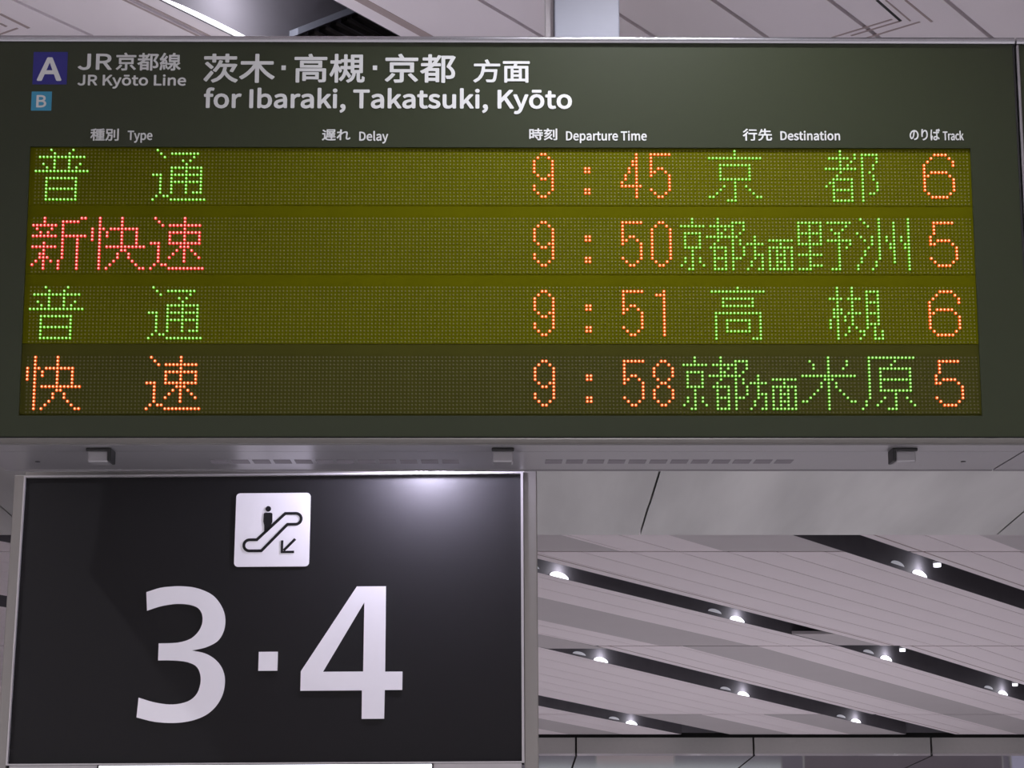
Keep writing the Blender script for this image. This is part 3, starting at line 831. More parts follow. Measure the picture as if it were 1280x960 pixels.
        [2127, 3, 2293, 3, 2293, 117, 2287, 176, 2422, 147, 2557, 137, 2718, 149, 2854, 185, 2947, 242, 2982, 319, 2957, 390, 2882, 444, 2761, 479, 2593, 491, 2509, 487, 2428, 476, 2352, 461, 2282, 443, 2278, 443, 2262, 482, 2127, 482],
        [2530, 185, 2420, 193, 2293, 220, 2293, 397, 2427, 431, 2552, 443, 2672, 434, 2752, 409, 2797, 369, 2811, 318, 2790, 262, 2732, 220, 2643, 194],
        [3640, 137, 3733, 140, 3818, 147, 3893, 158, 3960, 171, 3903, 209, 3788, 189, 3658, 182, 3530, 191, 3430, 214, 3363, 252, 3334, 300, 3993, 300, 4000, 333, 3974, 398, 3898, 448, 3776, 480, 3609, 491, 3447, 479, 3307, 443, 3209, 387, 3172, 313, 3208, 239, 3308, 184, 3456, 149],
        [3332, 341, 3365, 385, 3428, 418, 3513, 439, 3613, 446, 3715, 439, 3792, 419, 3839, 386, 3856, 341],
    ]),
    "遅れ": (2000, [
        [32, 554, 214, 462, 267, 498, 82, 585],
        [327, 600, 327, 429, 324, 359, 313, 283, 287, 207, 241, 138, 304, 114, 352, 188, 381, 270, 394, 353, 397, 429, 397, 462, 914, 462, 914, 600],
        [397, 562, 839, 562, 839, 501, 397, 501],
        [440, 300, 440, 262, 625, 262, 625, 212, 389, 212, 389, 173, 625, 173, 625, 89, 699, 89, 699, 173, 937, 173, 937, 212, 699, 212, 699, 262, 891, 262, 891, 300, 699, 300, 699, 347, 918, 347, 918, 386, 790, 386, 848, 448, 779, 462, 717, 386, 589, 386, 605, 390, 540, 461, 481, 446, 535, 386, 414, 386, 414, 347, 625, 347, 625, 300],
        [220, 388, 16, 388, 16, 340, 145, 340, 145, 123, 110, 110, 74, 92, 37, 70, 0, 44, 52, 0, 90, 32, 127, 59, 161, 78, 189, 85, 233, 72, 290, 46, 347, 27, 411, 16, 486, 10, 574, 8, 930, 15, 953, 68, 576, 55, 495, 56, 424, 61, 361, 71, 306, 89, 220, 125],
        [1296, 544, 1291, 479, 1142, 468, 1075, 467, 1083, 411, 1286, 430, 1279, 362, 1049, 155, 1102, 108, 1270, 269, 1269, 242, 1266, 68, 1263, 28, 1353, 28, 1348, 69, 1344, 234, 1347, 314, 1423, 363, 1503, 404, 1581, 434, 1651, 445, 1712, 432, 1734, 389, 1695, 135, 1727, 71, 1810, 49, 1861, 53, 1911, 64, 1957, 82, 2000, 106, 1987, 164, 1947, 140, 1907, 122, 1868, 111, 1830, 108, 1790, 120, 1777, 149, 1815, 404, 1806, 441, 1779, 470, 1734, 489, 1671, 495, 1589, 484, 1503, 456, 1422, 419, 1353, 380, 1358, 420, 1405, 467, 1375, 491, 1368, 490, 1389, 593, 1292, 595],
    ]),
    "Delay": (4000, [
        [0, 136, 300, 136, 534, 151, 706, 193, 811, 261, 846, 351, 810, 442, 705, 508, 532, 549, 293, 563, 0, 563],
        [147, 181, 147, 520, 280, 520, 462, 509, 591, 476, 668, 423, 694, 351, 668, 279, 591, 226, 462, 192, 280, 181],
        [1441, 129, 1524, 131, 1599, 138, 1666, 148, 1726, 161, 1675, 196, 1573, 178, 1457, 171, 1343, 179, 1254, 201, 1194, 236, 1168, 282, 1755, 282, 1761, 312, 1738, 374, 1671, 420, 1562, 450, 1413, 461, 1269, 449, 1144, 416, 1057, 364, 1024, 294, 1056, 224, 1145, 172, 1278, 140],
        [1167, 320, 1196, 362, 1252, 393, 1328, 412, 1417, 418, 1508, 412, 1576, 393, 1618, 362, 1633, 320],
        [2130, 129, 2215, 133, 2194, 174, 2163, 173, 2135, 178, 2123, 196, 2123, 600, 1976, 600, 1976, 199, 2012, 147],
        [2631, 129, 2710, 132, 2785, 142, 2855, 157, 2920, 174, 2925, 174, 2937, 136, 3058, 136, 3058, 331, 3041, 384, 2987, 425, 2893, 452, 2756, 461, 2655, 457, 2562, 447, 2482, 434, 2415, 419, 2471, 383, 2527, 395, 2590, 406, 2659, 414, 2732, 417, 2821, 410, 2876, 392, 2904, 366, 2912, 337, 2672, 321, 2506, 298, 2410, 264, 2378, 218, 2397, 180, 2450, 152, 2530, 135],
        [2673, 172, 2564, 183, 2519, 222, 2539, 250, 2606, 272, 2727, 289, 2912, 301, 2912, 213, 2792, 182],
        [3348, 0, 3463, 8, 3552, 32, 3621, 66, 3673, 110, 4000, 453, 3857, 453, 3700, 277, 3630, 188, 3622, 188, 3535, 277, 3359, 453, 3207, 453, 3556, 136, 3537, 112, 3462, 63, 3341, 44, 3274, 49, 3245, 6],
    ]),
    "時刻": (2000, [
        [399, 187, 537, 73, 606, 98, 581, 125, 546, 154, 506, 183, 464, 210],
        [600, 597, 600, 519, 373, 519, 373, 476, 600, 476, 600, 394, 328, 394, 328, 349, 743, 349, 743, 276, 333, 276, 333, 232, 743, 232, 743, 58, 720, 45, 575, 46, 602, 0, 779, 8, 814, 25, 823, 57, 823, 232, 950, 232, 950, 276, 823, 276, 823, 349, 961, 349, 961, 394, 680, 394, 680, 476, 915, 476, 915, 519, 680, 519, 680, 597],
        [233, 321, 233, 171, 76, 171, 76, 321],
        [233, 366, 76, 366, 76, 510, 233, 510],
        [0, 555, 0, 74, 76, 74, 76, 127, 309, 127, 309, 555],
        [1920, 589, 1920, 62, 1914, 51, 1894, 47, 1747, 48, 1774, 1, 1953, 10, 1989, 27, 2000, 62, 2000, 589],
        [1726, 522, 1726, 160, 1803, 160, 1803, 522],
        [1497, 427, 1432, 363, 1211, 358, 1365, 471, 1648, 471, 1648, 516, 1425, 516, 1353, 600, 1279, 588, 1337, 516, 1058, 516, 1058, 471, 1271, 471, 1151, 379, 1088, 352, 1114, 306, 1375, 321, 1308, 281, 1234, 244, 1154, 212, 1071, 185, 1122, 146, 1254, 196, 1377, 258, 1484, 330, 1571, 412],
        [1568, 303, 1474, 221, 1354, 150, 1215, 89, 1063, 42, 1115, 1, 1199, 28, 1280, 58, 1359, 93, 1433, 131, 1601, 29, 1660, 61, 1485, 161, 1642, 286],
    ]),
    "Departure Time": (4000, [
        [0, 137, 104, 137, 186, 152, 246, 195, 282, 264, 294, 357, 282, 450, 245, 519, 185, 561, 102, 575, 0, 575],
        [51, 182, 51, 530, 98, 530, 161, 519, 206, 485, 233, 431, 241, 357, 233, 283, 206, 228, 161, 194, 98, 182],
        [501, 129, 530, 132, 556, 139, 580, 149, 601, 162, 583, 198, 547, 180, 507, 173, 467, 181, 436, 203, 415, 239, 406, 286, 611, 286, 613, 317, 605, 380, 581, 428, 543, 459, 492, 470, 441, 458, 398, 424, 368, 370, 356, 299, 368, 227, 398, 174, 444, 141],
        [406, 325, 416, 368, 436, 400, 462, 419, 493, 426, 525, 420, 548, 400, 563, 369, 568, 325],
        [687, 0, 739, 0, 739, 110, 737, 167, 779, 139, 821, 129, 870, 141, 912, 175, 941, 230, 952, 304, 944, 372, 921, 425, 884, 458, 832, 470, 806, 466, 781, 456, 757, 441, 735, 424, 734, 424, 729, 461, 687, 461],
        [812, 175, 778, 182, 739, 209, 739, 379, 780, 412, 819, 424, 856, 415, 881, 391, 895, 353, 899, 304, 893, 250, 875, 209, 847, 184],
        [1103, 129, 1130, 133, 1156, 143, 1181, 158, 1203, 176, 1205, 176, 1209, 137, 1251, 137, 1251, 336, 1245, 391, 1227, 433, 1194, 460, 1146, 470, 1111, 466, 1079, 456, 1051, 442, 1028, 427, 1047, 390, 1066, 402, 1088, 413, 1112, 421, 1138, 424, 1169, 417, 1188, 399, 1198, 373, 1200, 342, 1117, 327, 1059, 302, 1026, 268, 1015, 221, 1021, 182, 1040, 153, 1068, 135],
        [1117, 173, 1079, 185, 1064, 225, 1071, 253, 1094, 276, 1136, 294, 1200, 306, 1200, 216, 1159, 184],
        [1347, 137, 1398, 137, 1398, 345, 1415, 380, 1434, 404, 1455, 417, 1474, 421, 1504, 415, 1513, 463, 1481, 470, 1456, 465, 1433, 451, 1413, 430, 1395, 402, 1394, 402, 1389, 461, 1347, 461],
        [1658, 129, 1715, 141, 1704, 182, 1670, 173, 1633, 190, 1623, 235, 1623, 417, 1706, 417, 1706, 461, 1623, 461, 1623, 553, 1581, 553, 1575, 461, 1527, 458, 1527, 417, 1572, 417, 1572, 237, 1577, 193, 1591, 159, 1618, 137],
        [1862, 129, 1891, 133, 1917, 145, 1940, 164, 1962, 188, 1964, 188, 1968, 137, 2010, 137, 2010, 461, 1959, 461, 1959, 231, 1939, 207, 1919, 189, 1899, 180, 1877, 176, 1852, 181, 1834, 197, 1824, 223, 1820, 262, 1820, 461, 1769, 461, 1769, 256, 1775, 201, 1792, 161, 1821, 137],
        [2112, 137, 2163, 137, 2163, 345, 2180, 380, 2199, 404, 2220, 417, 2239, 421, 2269, 415, 2278, 463, 2246, 470, 2221, 465, 2198, 451, 2178, 430, 2160, 402, 2159, 402, 2154, 461, 2112, 461],
        [2451, 129, 2480, 132, 2506, 139, 2529, 149, 2550, 162, 2532, 198, 2497, 180, 2457, 173, 2417, 181, 2386, 203, 2365, 239, 2356, 286, 2560, 286, 2563, 317, 2555, 380, 2531, 428, 2493, 459, 2442, 470, 2391, 458, 2348, 424, 2318, 370, 2306, 299, 2317, 227, 2348, 174, 2394, 141],
        [2356, 325, 2366, 368, 2385, 400, 2412, 419, 2443, 426, 2474, 420, 2498, 400, 2513, 369, 2518, 325],
        [2852, 137, 2904, 137, 2904, 528, 3028, 528, 3028, 575, 2728, 575, 2728, 528, 2852, 528],
        [3096, 137, 3147, 137, 3147, 461, 3096, 461],
        [3122, 528, 3146, 538, 3156, 565, 3146, 590, 3122, 600, 3098, 590, 3088, 565, 3098, 538],
        [3250, 137, 3301, 137, 3301, 372, 3340, 410, 3377, 422, 3402, 417, 3419, 401, 3430, 375, 3433, 335, 3433, 137, 3484, 137, 3484, 372, 3524, 410, 3560, 422, 3585, 417, 3603, 401, 3613, 375, 3616, 335, 3616, 137, 3667, 137, 3667, 342, 3662, 397, 3645, 437, 3616, 461, 3576, 470, 3549, 465, 3523, 452, 3499, 433, 3475, 408, 3464, 433, 3446, 453, 3423, 465, 3392, 470, 3365, 465, 3341, 454, 3318, 436, 3297, 414, 3296, 414, 3291, 461, 3250, 461],
        [3888, 129, 3917, 132, 3944, 139, 3967, 149, 3988, 162, 3970, 198, 3934, 180, 3894, 173, 3855, 181, 3824, 203, 3803, 239, 3794, 286, 3998, 286, 4000, 317, 3992, 380, 3969, 428, 3931, 459, 3879, 470, 3829, 458, 3785, 424, 3755, 370, 3744, 299, 3755, 227, 3786, 174, 3832, 141],
        [3793, 325, 3803, 368, 3823, 400, 3849, 419, 3880, 426, 3912, 420, 3936, 400, 3950, 369, 3955, 325],
    ]),
    "行先": (2000, [
        [425, 560, 425, 514, 935, 514, 935, 560],
        [251, 600, 203, 563, 143, 525, 77, 489, 10, 458, 56, 419, 128, 454, 200, 494, 267, 537, 326, 581],
        [379, 382, 379, 335, 729, 335, 729, 66, 723, 55, 702, 52, 539, 53, 565, 5, 761, 12, 797, 31, 808, 65, 808, 335, 964, 335, 964, 382],
        [292, 461, 232, 405, 159, 352, 81, 304, 0, 264, 55, 223, 173, 291, 173, 1, 250, 1, 250, 344, 366, 444],
        [1490, 599, 1490, 498, 1306, 498, 1345, 574, 1266, 584, 1242, 531, 1208, 475, 1167, 422, 1117, 375, 1184, 352, 1276, 452, 1490, 452, 1490, 321, 1074, 321, 1074, 273, 1345, 273, 1324, 198, 1278, 133, 1195, 80, 1060, 41, 1109, 0, 1255, 46, 1348, 108, 1400, 184, 1426, 273, 1624, 273, 1624, 83, 1647, 28, 1740, 14, 1886, 14, 1938, 19, 1971, 39, 1990, 76, 2000, 137, 1928, 157, 1917, 77, 1880, 60, 1748, 60, 1710, 64, 1701, 83, 1701, 273, 1985, 273, 1985, 321, 1569, 321, 1569, 452, 1911, 452, 1911, 498, 1569, 498, 1569, 599],
    ]),
    "Destination": (4000, [
        [0, 10, 143, 10, 256, 29, 338, 84, 388, 172, 405, 291, 388, 409, 337, 496, 254, 550, 140, 568, 0, 568],
        [71, 68, 71, 511, 134, 511, 221, 496, 283, 454, 320, 385, 332, 291, 320, 197, 283, 126, 221, 83, 134, 68],
        [689, 0, 729, 3, 765, 12, 797, 25, 826, 42, 801, 88, 752, 64, 697, 56, 643, 66, 600, 95, 571, 140, 559, 200, 839, 200, 842, 240, 831, 320, 799, 381, 747, 420, 676, 434, 607, 419, 547, 376, 506, 307, 490, 216, 505, 125, 548, 57, 611, 15],
        [558, 250, 572, 305, 599, 345, 635, 370, 678, 378, 721, 370, 754, 345, 774, 305, 781, 250],
        [1054, 0, 1119, 10, 1166, 36, 1195, 75, 1205, 123, 1194, 172, 1165, 206, 1124, 230, 1079, 248, 1016, 276, 989, 320, 1008, 362, 1066, 380, 1117, 369, 1161, 343, 1194, 387, 1168, 405, 1137, 420, 1103, 430, 1066, 434, 1005, 425, 960, 400, 932, 363, 922, 317, 933, 271, 961, 238, 1000, 215, 1043, 197, 1108, 167, 1138, 119, 1118, 73, 1056, 54, 1021, 58, 990, 68, 961, 83, 933, 104, 899, 57, 932, 34, 969, 16, 1010, 4],
        [1434, 0, 1512, 15, 1498, 68, 1450, 56, 1400, 77, 1386, 136, 1386, 367, 1499, 367, 1499, 423, 1386, 423, 1386, 540, 1328, 540, 1320, 423, 1254, 420, 1254, 367, 1316, 367, 1316, 138, 1322, 81, 1342, 38, 1379, 10],
        [1593, 10, 1663, 10, 1663, 423, 1593, 423],
        [1628, 509, 1662, 521, 1675, 555, 1662, 588, 1628, 600, 1595, 588, 1582, 555, 1595, 521],
        [1804, 10, 1874, 10, 1874, 310, 1930, 357, 1988, 373, 2023, 367, 2048, 347, 2062, 313, 2067, 263, 2067, 10, 2136, 10, 2136, 272, 2129, 341, 2106, 392, 2066, 423, 2009, 434, 1969, 429, 1933, 413, 1900, 391, 1870, 363, 1868, 363, 1861, 423, 1804, 423],
        [2367, 0, 2405, 5, 2440, 17, 2474, 36, 2505, 59, 2507, 59, 2514, 10, 2571, 10, 2571, 264, 2563, 334, 2537, 388, 2493, 422, 2427, 434, 2378, 429, 2334, 416, 2296, 399, 2264, 380, 2291, 332, 2317, 348, 2347, 362, 2380, 372, 2415, 376, 2458, 367, 2484, 344, 2498, 311, 2501, 272, 2387, 252, 2307, 221, 2261, 177, 2246, 117, 2255, 67, 2280, 31, 2319, 8],
        [2387, 56, 2335, 71, 2314, 122, 2323, 158, 2355, 188, 2413, 210, 2501, 225, 2501, 110, 2444, 70],
        [2833, 0, 2911, 15, 2897, 68, 2849, 56, 2799, 77, 2785, 136, 2785, 367, 2898, 367, 2898, 423, 2785, 423, 2785, 540, 2727, 540, 2719, 423, 2653, 420, 2653, 367, 2715, 367, 2715, 138, 2721, 81, 2741, 38, 2778, 10],
        [2992, 10, 3062, 10, 3062, 423, 2992, 423],
        [3027, 509, 3061, 521, 3074, 555, 3061, 588, 3027, 600, 2994, 588, 2981, 555, 2994, 521],
        [3365, 0, 3438, 15, 3499, 57, 3541, 125, 3557, 216, 3541, 308, 3499, 377, 3438, 419, 3365, 434, 3291, 419, 3230, 377, 3188, 308, 3172, 216, 3188, 125, 3230, 57, 3291, 15],
        [3365, 58, 3315, 69, 3277, 101, 3253, 151, 3244, 216, 3253, 281, 3277, 332, 3315, 364, 3365, 375, 3414, 364, 3452, 332, 3477, 281, 3486, 216, 3477, 151, 3452, 101, 3414, 69],
        [3667, 10, 3738, 10, 3738, 310, 3794, 357, 3851, 373, 3887, 367, 3911, 347, 3926, 313, 3930, 263, 3930, 10, 4000, 10, 4000, 272, 3992, 341, 3969, 392, 3929, 423, 3873, 434, 3833, 429, 3796, 413, 3764, 391, 3733, 363, 3732, 363, 3725, 423, 3667, 423],
    ]),
    "のりば": (2000, [
        [269, 476, 230, 290, 204, 216, 177, 165, 151, 137, 126, 128, 101, 135, 78, 158, 61, 197, 54, 253, 69, 325, 112, 393, 179, 447],
        [327, 477, 405, 456, 463, 412, 499, 351, 512, 277, 497, 198, 457, 138, 401, 96, 336, 73, 276, 64, 309, 13, 419, 43, 500, 98, 551, 176, 569, 275, 550, 373, 497, 454, 413, 508, 303, 528, 184, 505, 88, 444, 24, 355, 0, 248, 11, 172, 39, 114, 78, 77, 123, 65, 170, 78, 212, 118, 251, 185, 285, 278],
        [868, 577, 807, 579, 801, 520, 779, 298, 787, 188, 840, 192, 839, 277, 858, 349, 897, 418, 952, 471, 1015, 492, 1063, 478, 1097, 439, 1118, 380, 1125, 305, 1104, 196, 1047, 121, 962, 74, 856, 49, 889, 0, 1007, 34, 1100, 93, 1160, 182, 1182, 306, 1170, 404, 1137, 478, 1087, 525, 1024, 542, 961, 527, 907, 490, 864, 440, 835, 386],
        [1486, 552, 1425, 557, 1421, 508, 1412, 453, 1402, 380, 1393, 299, 1389, 219, 1391, 153, 1397, 94, 1405, 43, 1415, 1, 1464, 5, 1462, 29, 1465, 60, 1515, 212, 1486, 234, 1447, 133, 1440, 229, 1443, 295, 1452, 372, 1463, 446, 1474, 506],
        [1888, 579, 1854, 568, 1894, 471, 1929, 483],
        [1958, 600, 1924, 589, 1965, 493, 2000, 505],
        [1778, 154, 1779, 131, 1763, 76, 1703, 56, 1642, 69, 1619, 109, 1643, 150, 1707, 165],
        [1829, 557, 1766, 557, 1769, 514, 1769, 429, 1703, 427, 1586, 433, 1586, 381, 1702, 377, 1769, 379, 1776, 201, 1712, 208, 1651, 199, 1606, 177, 1579, 145, 1569, 104, 1579, 63, 1606, 31, 1651, 12, 1713, 5, 1771, 14, 1808, 40, 1827, 76, 1833, 117, 1833, 131, 1938, 51, 1967, 97, 1939, 121, 1907, 145, 1871, 167, 1831, 186, 1822, 381, 1942, 395, 1942, 447, 1822, 432, 1824, 515],
    ]),
    "Track": (4000, [
        [345, 10, 490, 10, 490, 495, 835, 495, 835, 553, 0, 553, 0, 495, 345, 495],
        [1027, 10, 1170, 10, 1170, 268, 1217, 312, 1271, 341, 1327, 357, 1382, 362, 1464, 355, 1490, 414, 1400, 423, 1332, 417, 1268, 400, 1210, 374, 1161, 339, 1158, 339, 1144, 412, 1027, 412],
        [1825, 0, 1901, 5, 1974, 17, 2042, 35, 2105, 58, 2110, 58, 2122, 10, 2239, 10, 2239, 257, 2222, 325, 2170, 378, 2079, 411, 1946, 423, 1848, 418, 1758, 405, 1680, 388, 1615, 370, 1669, 323, 1723, 339, 1785, 353, 1851, 363, 1923, 366, 2009, 358, 2062, 335, 2089, 303, 2097, 265, 1865, 245, 1703, 215, 1610, 172, 1579, 114, 1598, 66, 1649, 30, 1727, 8],
        [1865, 55, 1759, 70, 1716, 119, 1736, 154, 1800, 183, 1918, 205, 2097, 220, 2097, 108, 1981, 68],
        [2839, 0, 2914, 3, 2986, 14, 3052, 29, 3113, 50, 3051, 96, 2961, 68, 2852, 56, 2745, 67, 2663, 99, 2609, 147, 2590, 211, 2610, 274, 2666, 323, 2750, 354, 2856, 366, 2947, 356, 3025, 331, 3096, 375, 2992, 408, 2850, 423, 2695, 408, 2566, 367, 2477, 300, 2444, 211, 2474, 121, 2558, 55, 2683, 14],
        [3300, 10, 3440, 10, 3440, 116, 3599, 204, 3846, 10, 4000, 10, 3681, 250, 3963, 412, 3804, 412, 3446, 200, 3440, 200, 3440, 600, 3300, 600],
    ]),
    "A": (2000, [
        [0, 0, 310, 0, 547, 183, 1440, 183, 1673, 0, 2000, 0, 1170, 600, 827, 600],
        [623, 243, 743, 336, 987, 539, 1000, 539, 1247, 336, 1363, 243],
    ]),
    "B": (2000, [
        [0, 0, 912, 0, 1353, 11, 1697, 44, 1920, 99, 2000, 176, 1957, 231, 1836, 273, 1652, 302, 1417, 319, 1417, 323, 1596, 343, 1727, 373, 1808, 410, 1836, 453, 1763, 521, 1560, 566, 1248, 592, 849, 600, 0, 600],
        [360, 345, 360, 540, 802, 540, 1098, 535, 1310, 518, 1437, 488, 1479, 444, 1441, 402, 1318, 372, 1103, 352, 787, 345],
        [360, 61, 360, 286, 861, 286, 1196, 280, 1442, 260, 1593, 227, 1644, 178, 1591, 126, 1437, 89, 1191, 68, 861, 61],
    ]),
}
PLACE = {
    "JR": (-0.8895, -0.8185, 0.4458, 0.4814), "京都線": (-0.8102, -0.6748, 0.4448, 0.4838),
    "JR Kyōto Line": (-0.8888, -0.6626, 0.4052, 0.4363), "茨木": (-0.6266, -0.4778, 0.4185, 0.4820),
    "高槻": (-0.4370, -0.2897, 0.4189, 0.4825), "京都": (-0.2478, -0.0995, 0.4193, 0.4829),
    "方面": (-0.0626, 0.0561, 0.4201, 0.4709), "for Ibaraki, Takatsuki, Kyōto": (-0.6245, 0.1441, 0.3511, 0.4082),
    "種別": (-0.8580, -0.7991, 0.2918, 0.3182), "Type": (-0.7807, -0.7293, 0.2876, 0.3137),
    "遅れ": (-0.3771, -0.3181, 0.2932, 0.3173), "Delay": (-0.2997, -0.2393, 0.2871, 0.3140),
    "時刻": (0.0543, 0.1127, 0.2947, 0.3204), "Departure Time": (0.1310, 0.2995, 0.2886, 0.3153),
    "行先": (0.5002, 0.5612, 0.2944, 0.3205), "Destination": (0.5787, 0.7034, 0.2955, 0.3162),
    "のりば": (0.8492, 0.9129, 0.2959, 0.3212), "Track": (0.9187, 0.9623, 0.2961, 0.3168),
    "A": (-0.9740, -0.9223, 0.4216, 0.4731), "B": (-0.9728, -0.9520, 0.3638, 0.3905),
}
BOLD = {"JR": .0009, "京都線": .0007, "JR Kyōto Line": .0007, "for Ibaraki, Takatsuki, Kyōto": .0014, "方面": .0010, "茨木": .0012, "高槻": .0012,
        "京都": .0012, "A": .0018, "B": .0007}


def lettering(key, name, parent, y0=-0.0092, y1=-0.0082, material=None):
    """White film letters; the weight comes from laying the outline down four times, a hair apart."""
    xm, data = GLYPH[key]
    x0, x1, z0, z1 = PLACE[key]
    off = BOLD.get(key, .0005)
    x0, x1, z0, z1 = x0 + off, x1 - off, z0 + off, z1 - off
    cs = []
    for c in data:
        cs.append([(x0 + c[i] / xm * (x1 - x0), z0 + c[i + 1] / 600.0 * (z1 - z0)) for i in range(0, len(c), 2)])
    o = outline(name, cs, y0, y1, material or M['letter'], parent)
    b = bmesh.new()
    for i, (dx, dz) in enumerate(((1, 0), (-1, 0), (0, 1), (0, -1), (.7, .7), (-.7, .7), (.7, -.7), (-.7, -.7))):
        n = len(b.verts)
        b.from_mesh(o.data)
        b.verts.ensure_lookup_table()
        for v in b.verts[n:]:
            v.co.x += dx * off
            v.co.z += dz * off
            v.co.y -= i * 0.00001
    b.to_mesh(o.data)
    b.free()
    return o


for k in ("JR", "京都線", "JR Kyōto Line"):
    lettering(k, 'line_name', board)
for k in ("茨木", "高槻", "京都", "方面", "for Ibaraki, Takatsuki, Kyōto"):
    lettering(k, 'destination_heading', board)
for x0, x1, z0, z1 in ((-0.4641, -0.4551, 0.4467, 0.4564), (-0.2730, -0.2639, 0.4472, 0.4568)):
    outline('middle_dot', [[(x0, z0), (x1, z0), (x1, z1), (x0, z1)]], -0.0092, -0.0082, M['letter'], board)
for k in ("種別", "Type", "遅れ", "Delay", "時刻", "Departure Time", "行先", "Destination", "のりば", "Track"):
    lettering(k, 'column_heading', board)
for k, r, m, lab in (("A", (-0.9827, -0.9115, 0.4141, 0.4850), 'navy', 'navy square badge with white letter A'),
                     ("B", (-0.9833, -0.9413, 0.3570, 0.3983), 'cyan', 'cyan square badge with white letter B')):
    x0, x1, z0, z1 = r
    bd = outline('line_badge', [[(x0, z0), (x1, z0), (x1, z1), (x0, z1)]], -0.0088, -0.0081, M[m], board)
    bd['label'] = lab
    lettering(k, 'badge_letter', bd, -0.0095, -0.00885)

# ---- LED rows.  Each glyph is a list of "row:columns" on the dot grid.
P = 0.0076
LINE_STEP = 19.2752
D9 = "1:2,3;2:1,4;3:0,5;4:0,5;5:0,5;6:0,5;7:1,4,5;8:2,3,5;9:5;10:0,5;11:0,5;12:1,4;13:2,3"
UP_DOT = "5:0,1;6:0,1"
LOW_DOT = "11:0,1;12:0,1"
D4 = "1:4;2:4;3:3,4;4:3,4;5:2,4;6:2,4;7:1,4;8:1,4;9:0,4;10:0-5;11:4;12:4;13:4"
D5 = "1:0-5;2:0;3:0;4:0;5:0,2,3;6:0,1,4;7:0,5;8:5;9:5;10:5;11:0,5;12:1,4;13:2,3"
D0 = "1:2,3;2:1,4;3:0,5;4:0,5;5:0,5;6:0,5;7:0,5;8:0,5;9:0,5;10:0,5;11:0,5;12:1,4;13:2,3"
D1 = "1:3;2:1,2,3;3:3;4:3;5:3;6:3;7:3;8:3;9:3;10:3;11:3;12:3;13:3"
D8 = "1:2,3;2:1,4;3:0,5;4:0,5;5:0,5;6:1,4;7:2,3;8:1,4;9:0,5;10:0,5;11:0,5;12:1,4;13:2,3"
W6 = "1:3-6;2:2,7;3:1,8;4:0,8;5:0;6:0,2-6;7:0,1,7;8:0,8;9:0,8;10:0,8;11:0,8;12:1,7;13:2-6"
W5 = "1:2-7;2:2;3:2;4:2;5:1;6:1,3-6;7:1,2,7;8:8;9:8;10:8;11:1,8;12:2,7;13:3-6"
FU = "0:4,10;1:5,9;2:1-13;3:5,9;4:2,5,9,12;5:3,5,9,11;6:0-14;8:3-11;9:3,11;10:3,11;11:3-11;12:3,11;13:3,11;14:3-11"
TSU = "0:1;1:2,5-12;2:3,11;3:8,10;4:9;5:5-13;6:5,9,13;7:0-2,5-13;8:2,5,9,13;9:2,5-13;10:2,5,9,13;11:2,5,9,13;12:2,5,9,11-13;13:1,3,4;14:0,5-14"
SHIN = "0:3,13,14;1:3,8-12;2:0-6,8;3:1,5,8;4:2,4,8;5:0-6,8-14;6:8,12;7:3,8,12;8:0-6,8,12;9:3,8,12;10:2,3,8,12;11:2-4,8,12;12:1,3,5,7,12;13:0,3,7,12;14:3,7,12"
KAI = "0:2,8;1:2,8;2:2,8;3:0,2,3,5-12;4:0,2,4,8,12;5:0,2,4,8,12;6:0,2,8,12;7:2,8,12;8:2,4-14;9:2,8,9;10:2,7,10;11:2,7,10;12:2,6,11;13:2,5,12;14:2,4,13,14"
SOKU = "0:1,9;1:2,9;2:3,5-13;3:9;4:5-13;5:5,9,13;6:5,9,13;7:0-2,5-13;8:2,8-10;9:2,7,9,11;10:2,6,9,12;11:2,5,9,13;12:2,9;13:1,3,4;14:0,5-14"
KYO = "0:7;1:7;2:0-14;4:3-11;5:3,11;6:3,11;7:3,11;8:3-11;9:7;10:4,7,10;11:3,7,11;12:2,7,12;13:0,1,7,13,14;14:5-7"
TO = "0:4;1:4,8,10-14;2:1-6,8,10,14;3:4,7,10,14;4:4,6,10,13;5:0-8,10,13;6:4,10,12;7:3,10,13;8:2-7,10,13;9:1,2,7,10,14;10:0,2,7,10,14;11:2-7,10,14;12:2,7,10,12,13;13:2,7,10;14:2-7,10"
NKYO = "0:3;1:3;2:0-6;4:1-5;5:1,5;6:1,5;7:1,5;8:1-5;9:3;10:3;11:1,3,5;12:1,3,5;13:0,3,6;14:2,3"
NTO = "0:3;1:3,7-10;2:1-7,10;3:3,5,7,10;4:3,4,7,9;5:0-8;6:3,7,9;7:2,7,9;8:1-5,7,10;9:2,5,7,10;10:2,5,7,10;11:2-5,7-9;12:2,5,7;13:2,5,7;14:2-5,7"
NHO = "5:2;6:2;7:0-4;8:2;9:2;10:2-4;11:2,4;12:1,4;13:1,4;14:0,3,4"
NMEN = "6:0-6;7:3;8:0-6;9:0,2,4,6;10:0,2-4,6;11:0,2,4,6;12:0,2-4,6;13:0,2,4,6;14:0-6"
NO = "1:0-6,8-14;2:0,3,6,13;3:0,3,6,9,12;4:0-6,10,11;5:0,3,6,11;6:0,3,6,8-14;7:0-6,11,14;8:3,11,13;9:3,11;10:0-6,11;11:3,11;12:3,11;13:3-6,11;14:0-3,9-11"
SU = "0:1,6,14;1:2,6,10,14;2:3,6,10,14;3:6,10,14;4:0,6,10,14;5:1,4,6,8,10,12,14;6:2,4,6,8,10,12,14;7:4,6,9,10,13,14;8:3,6,9,10,13,14;9:2,6,10,14;10:2,6,10,14;11:1,6,10,14;12:1,5,10,14;13:0,5,14;14:0,4,14"
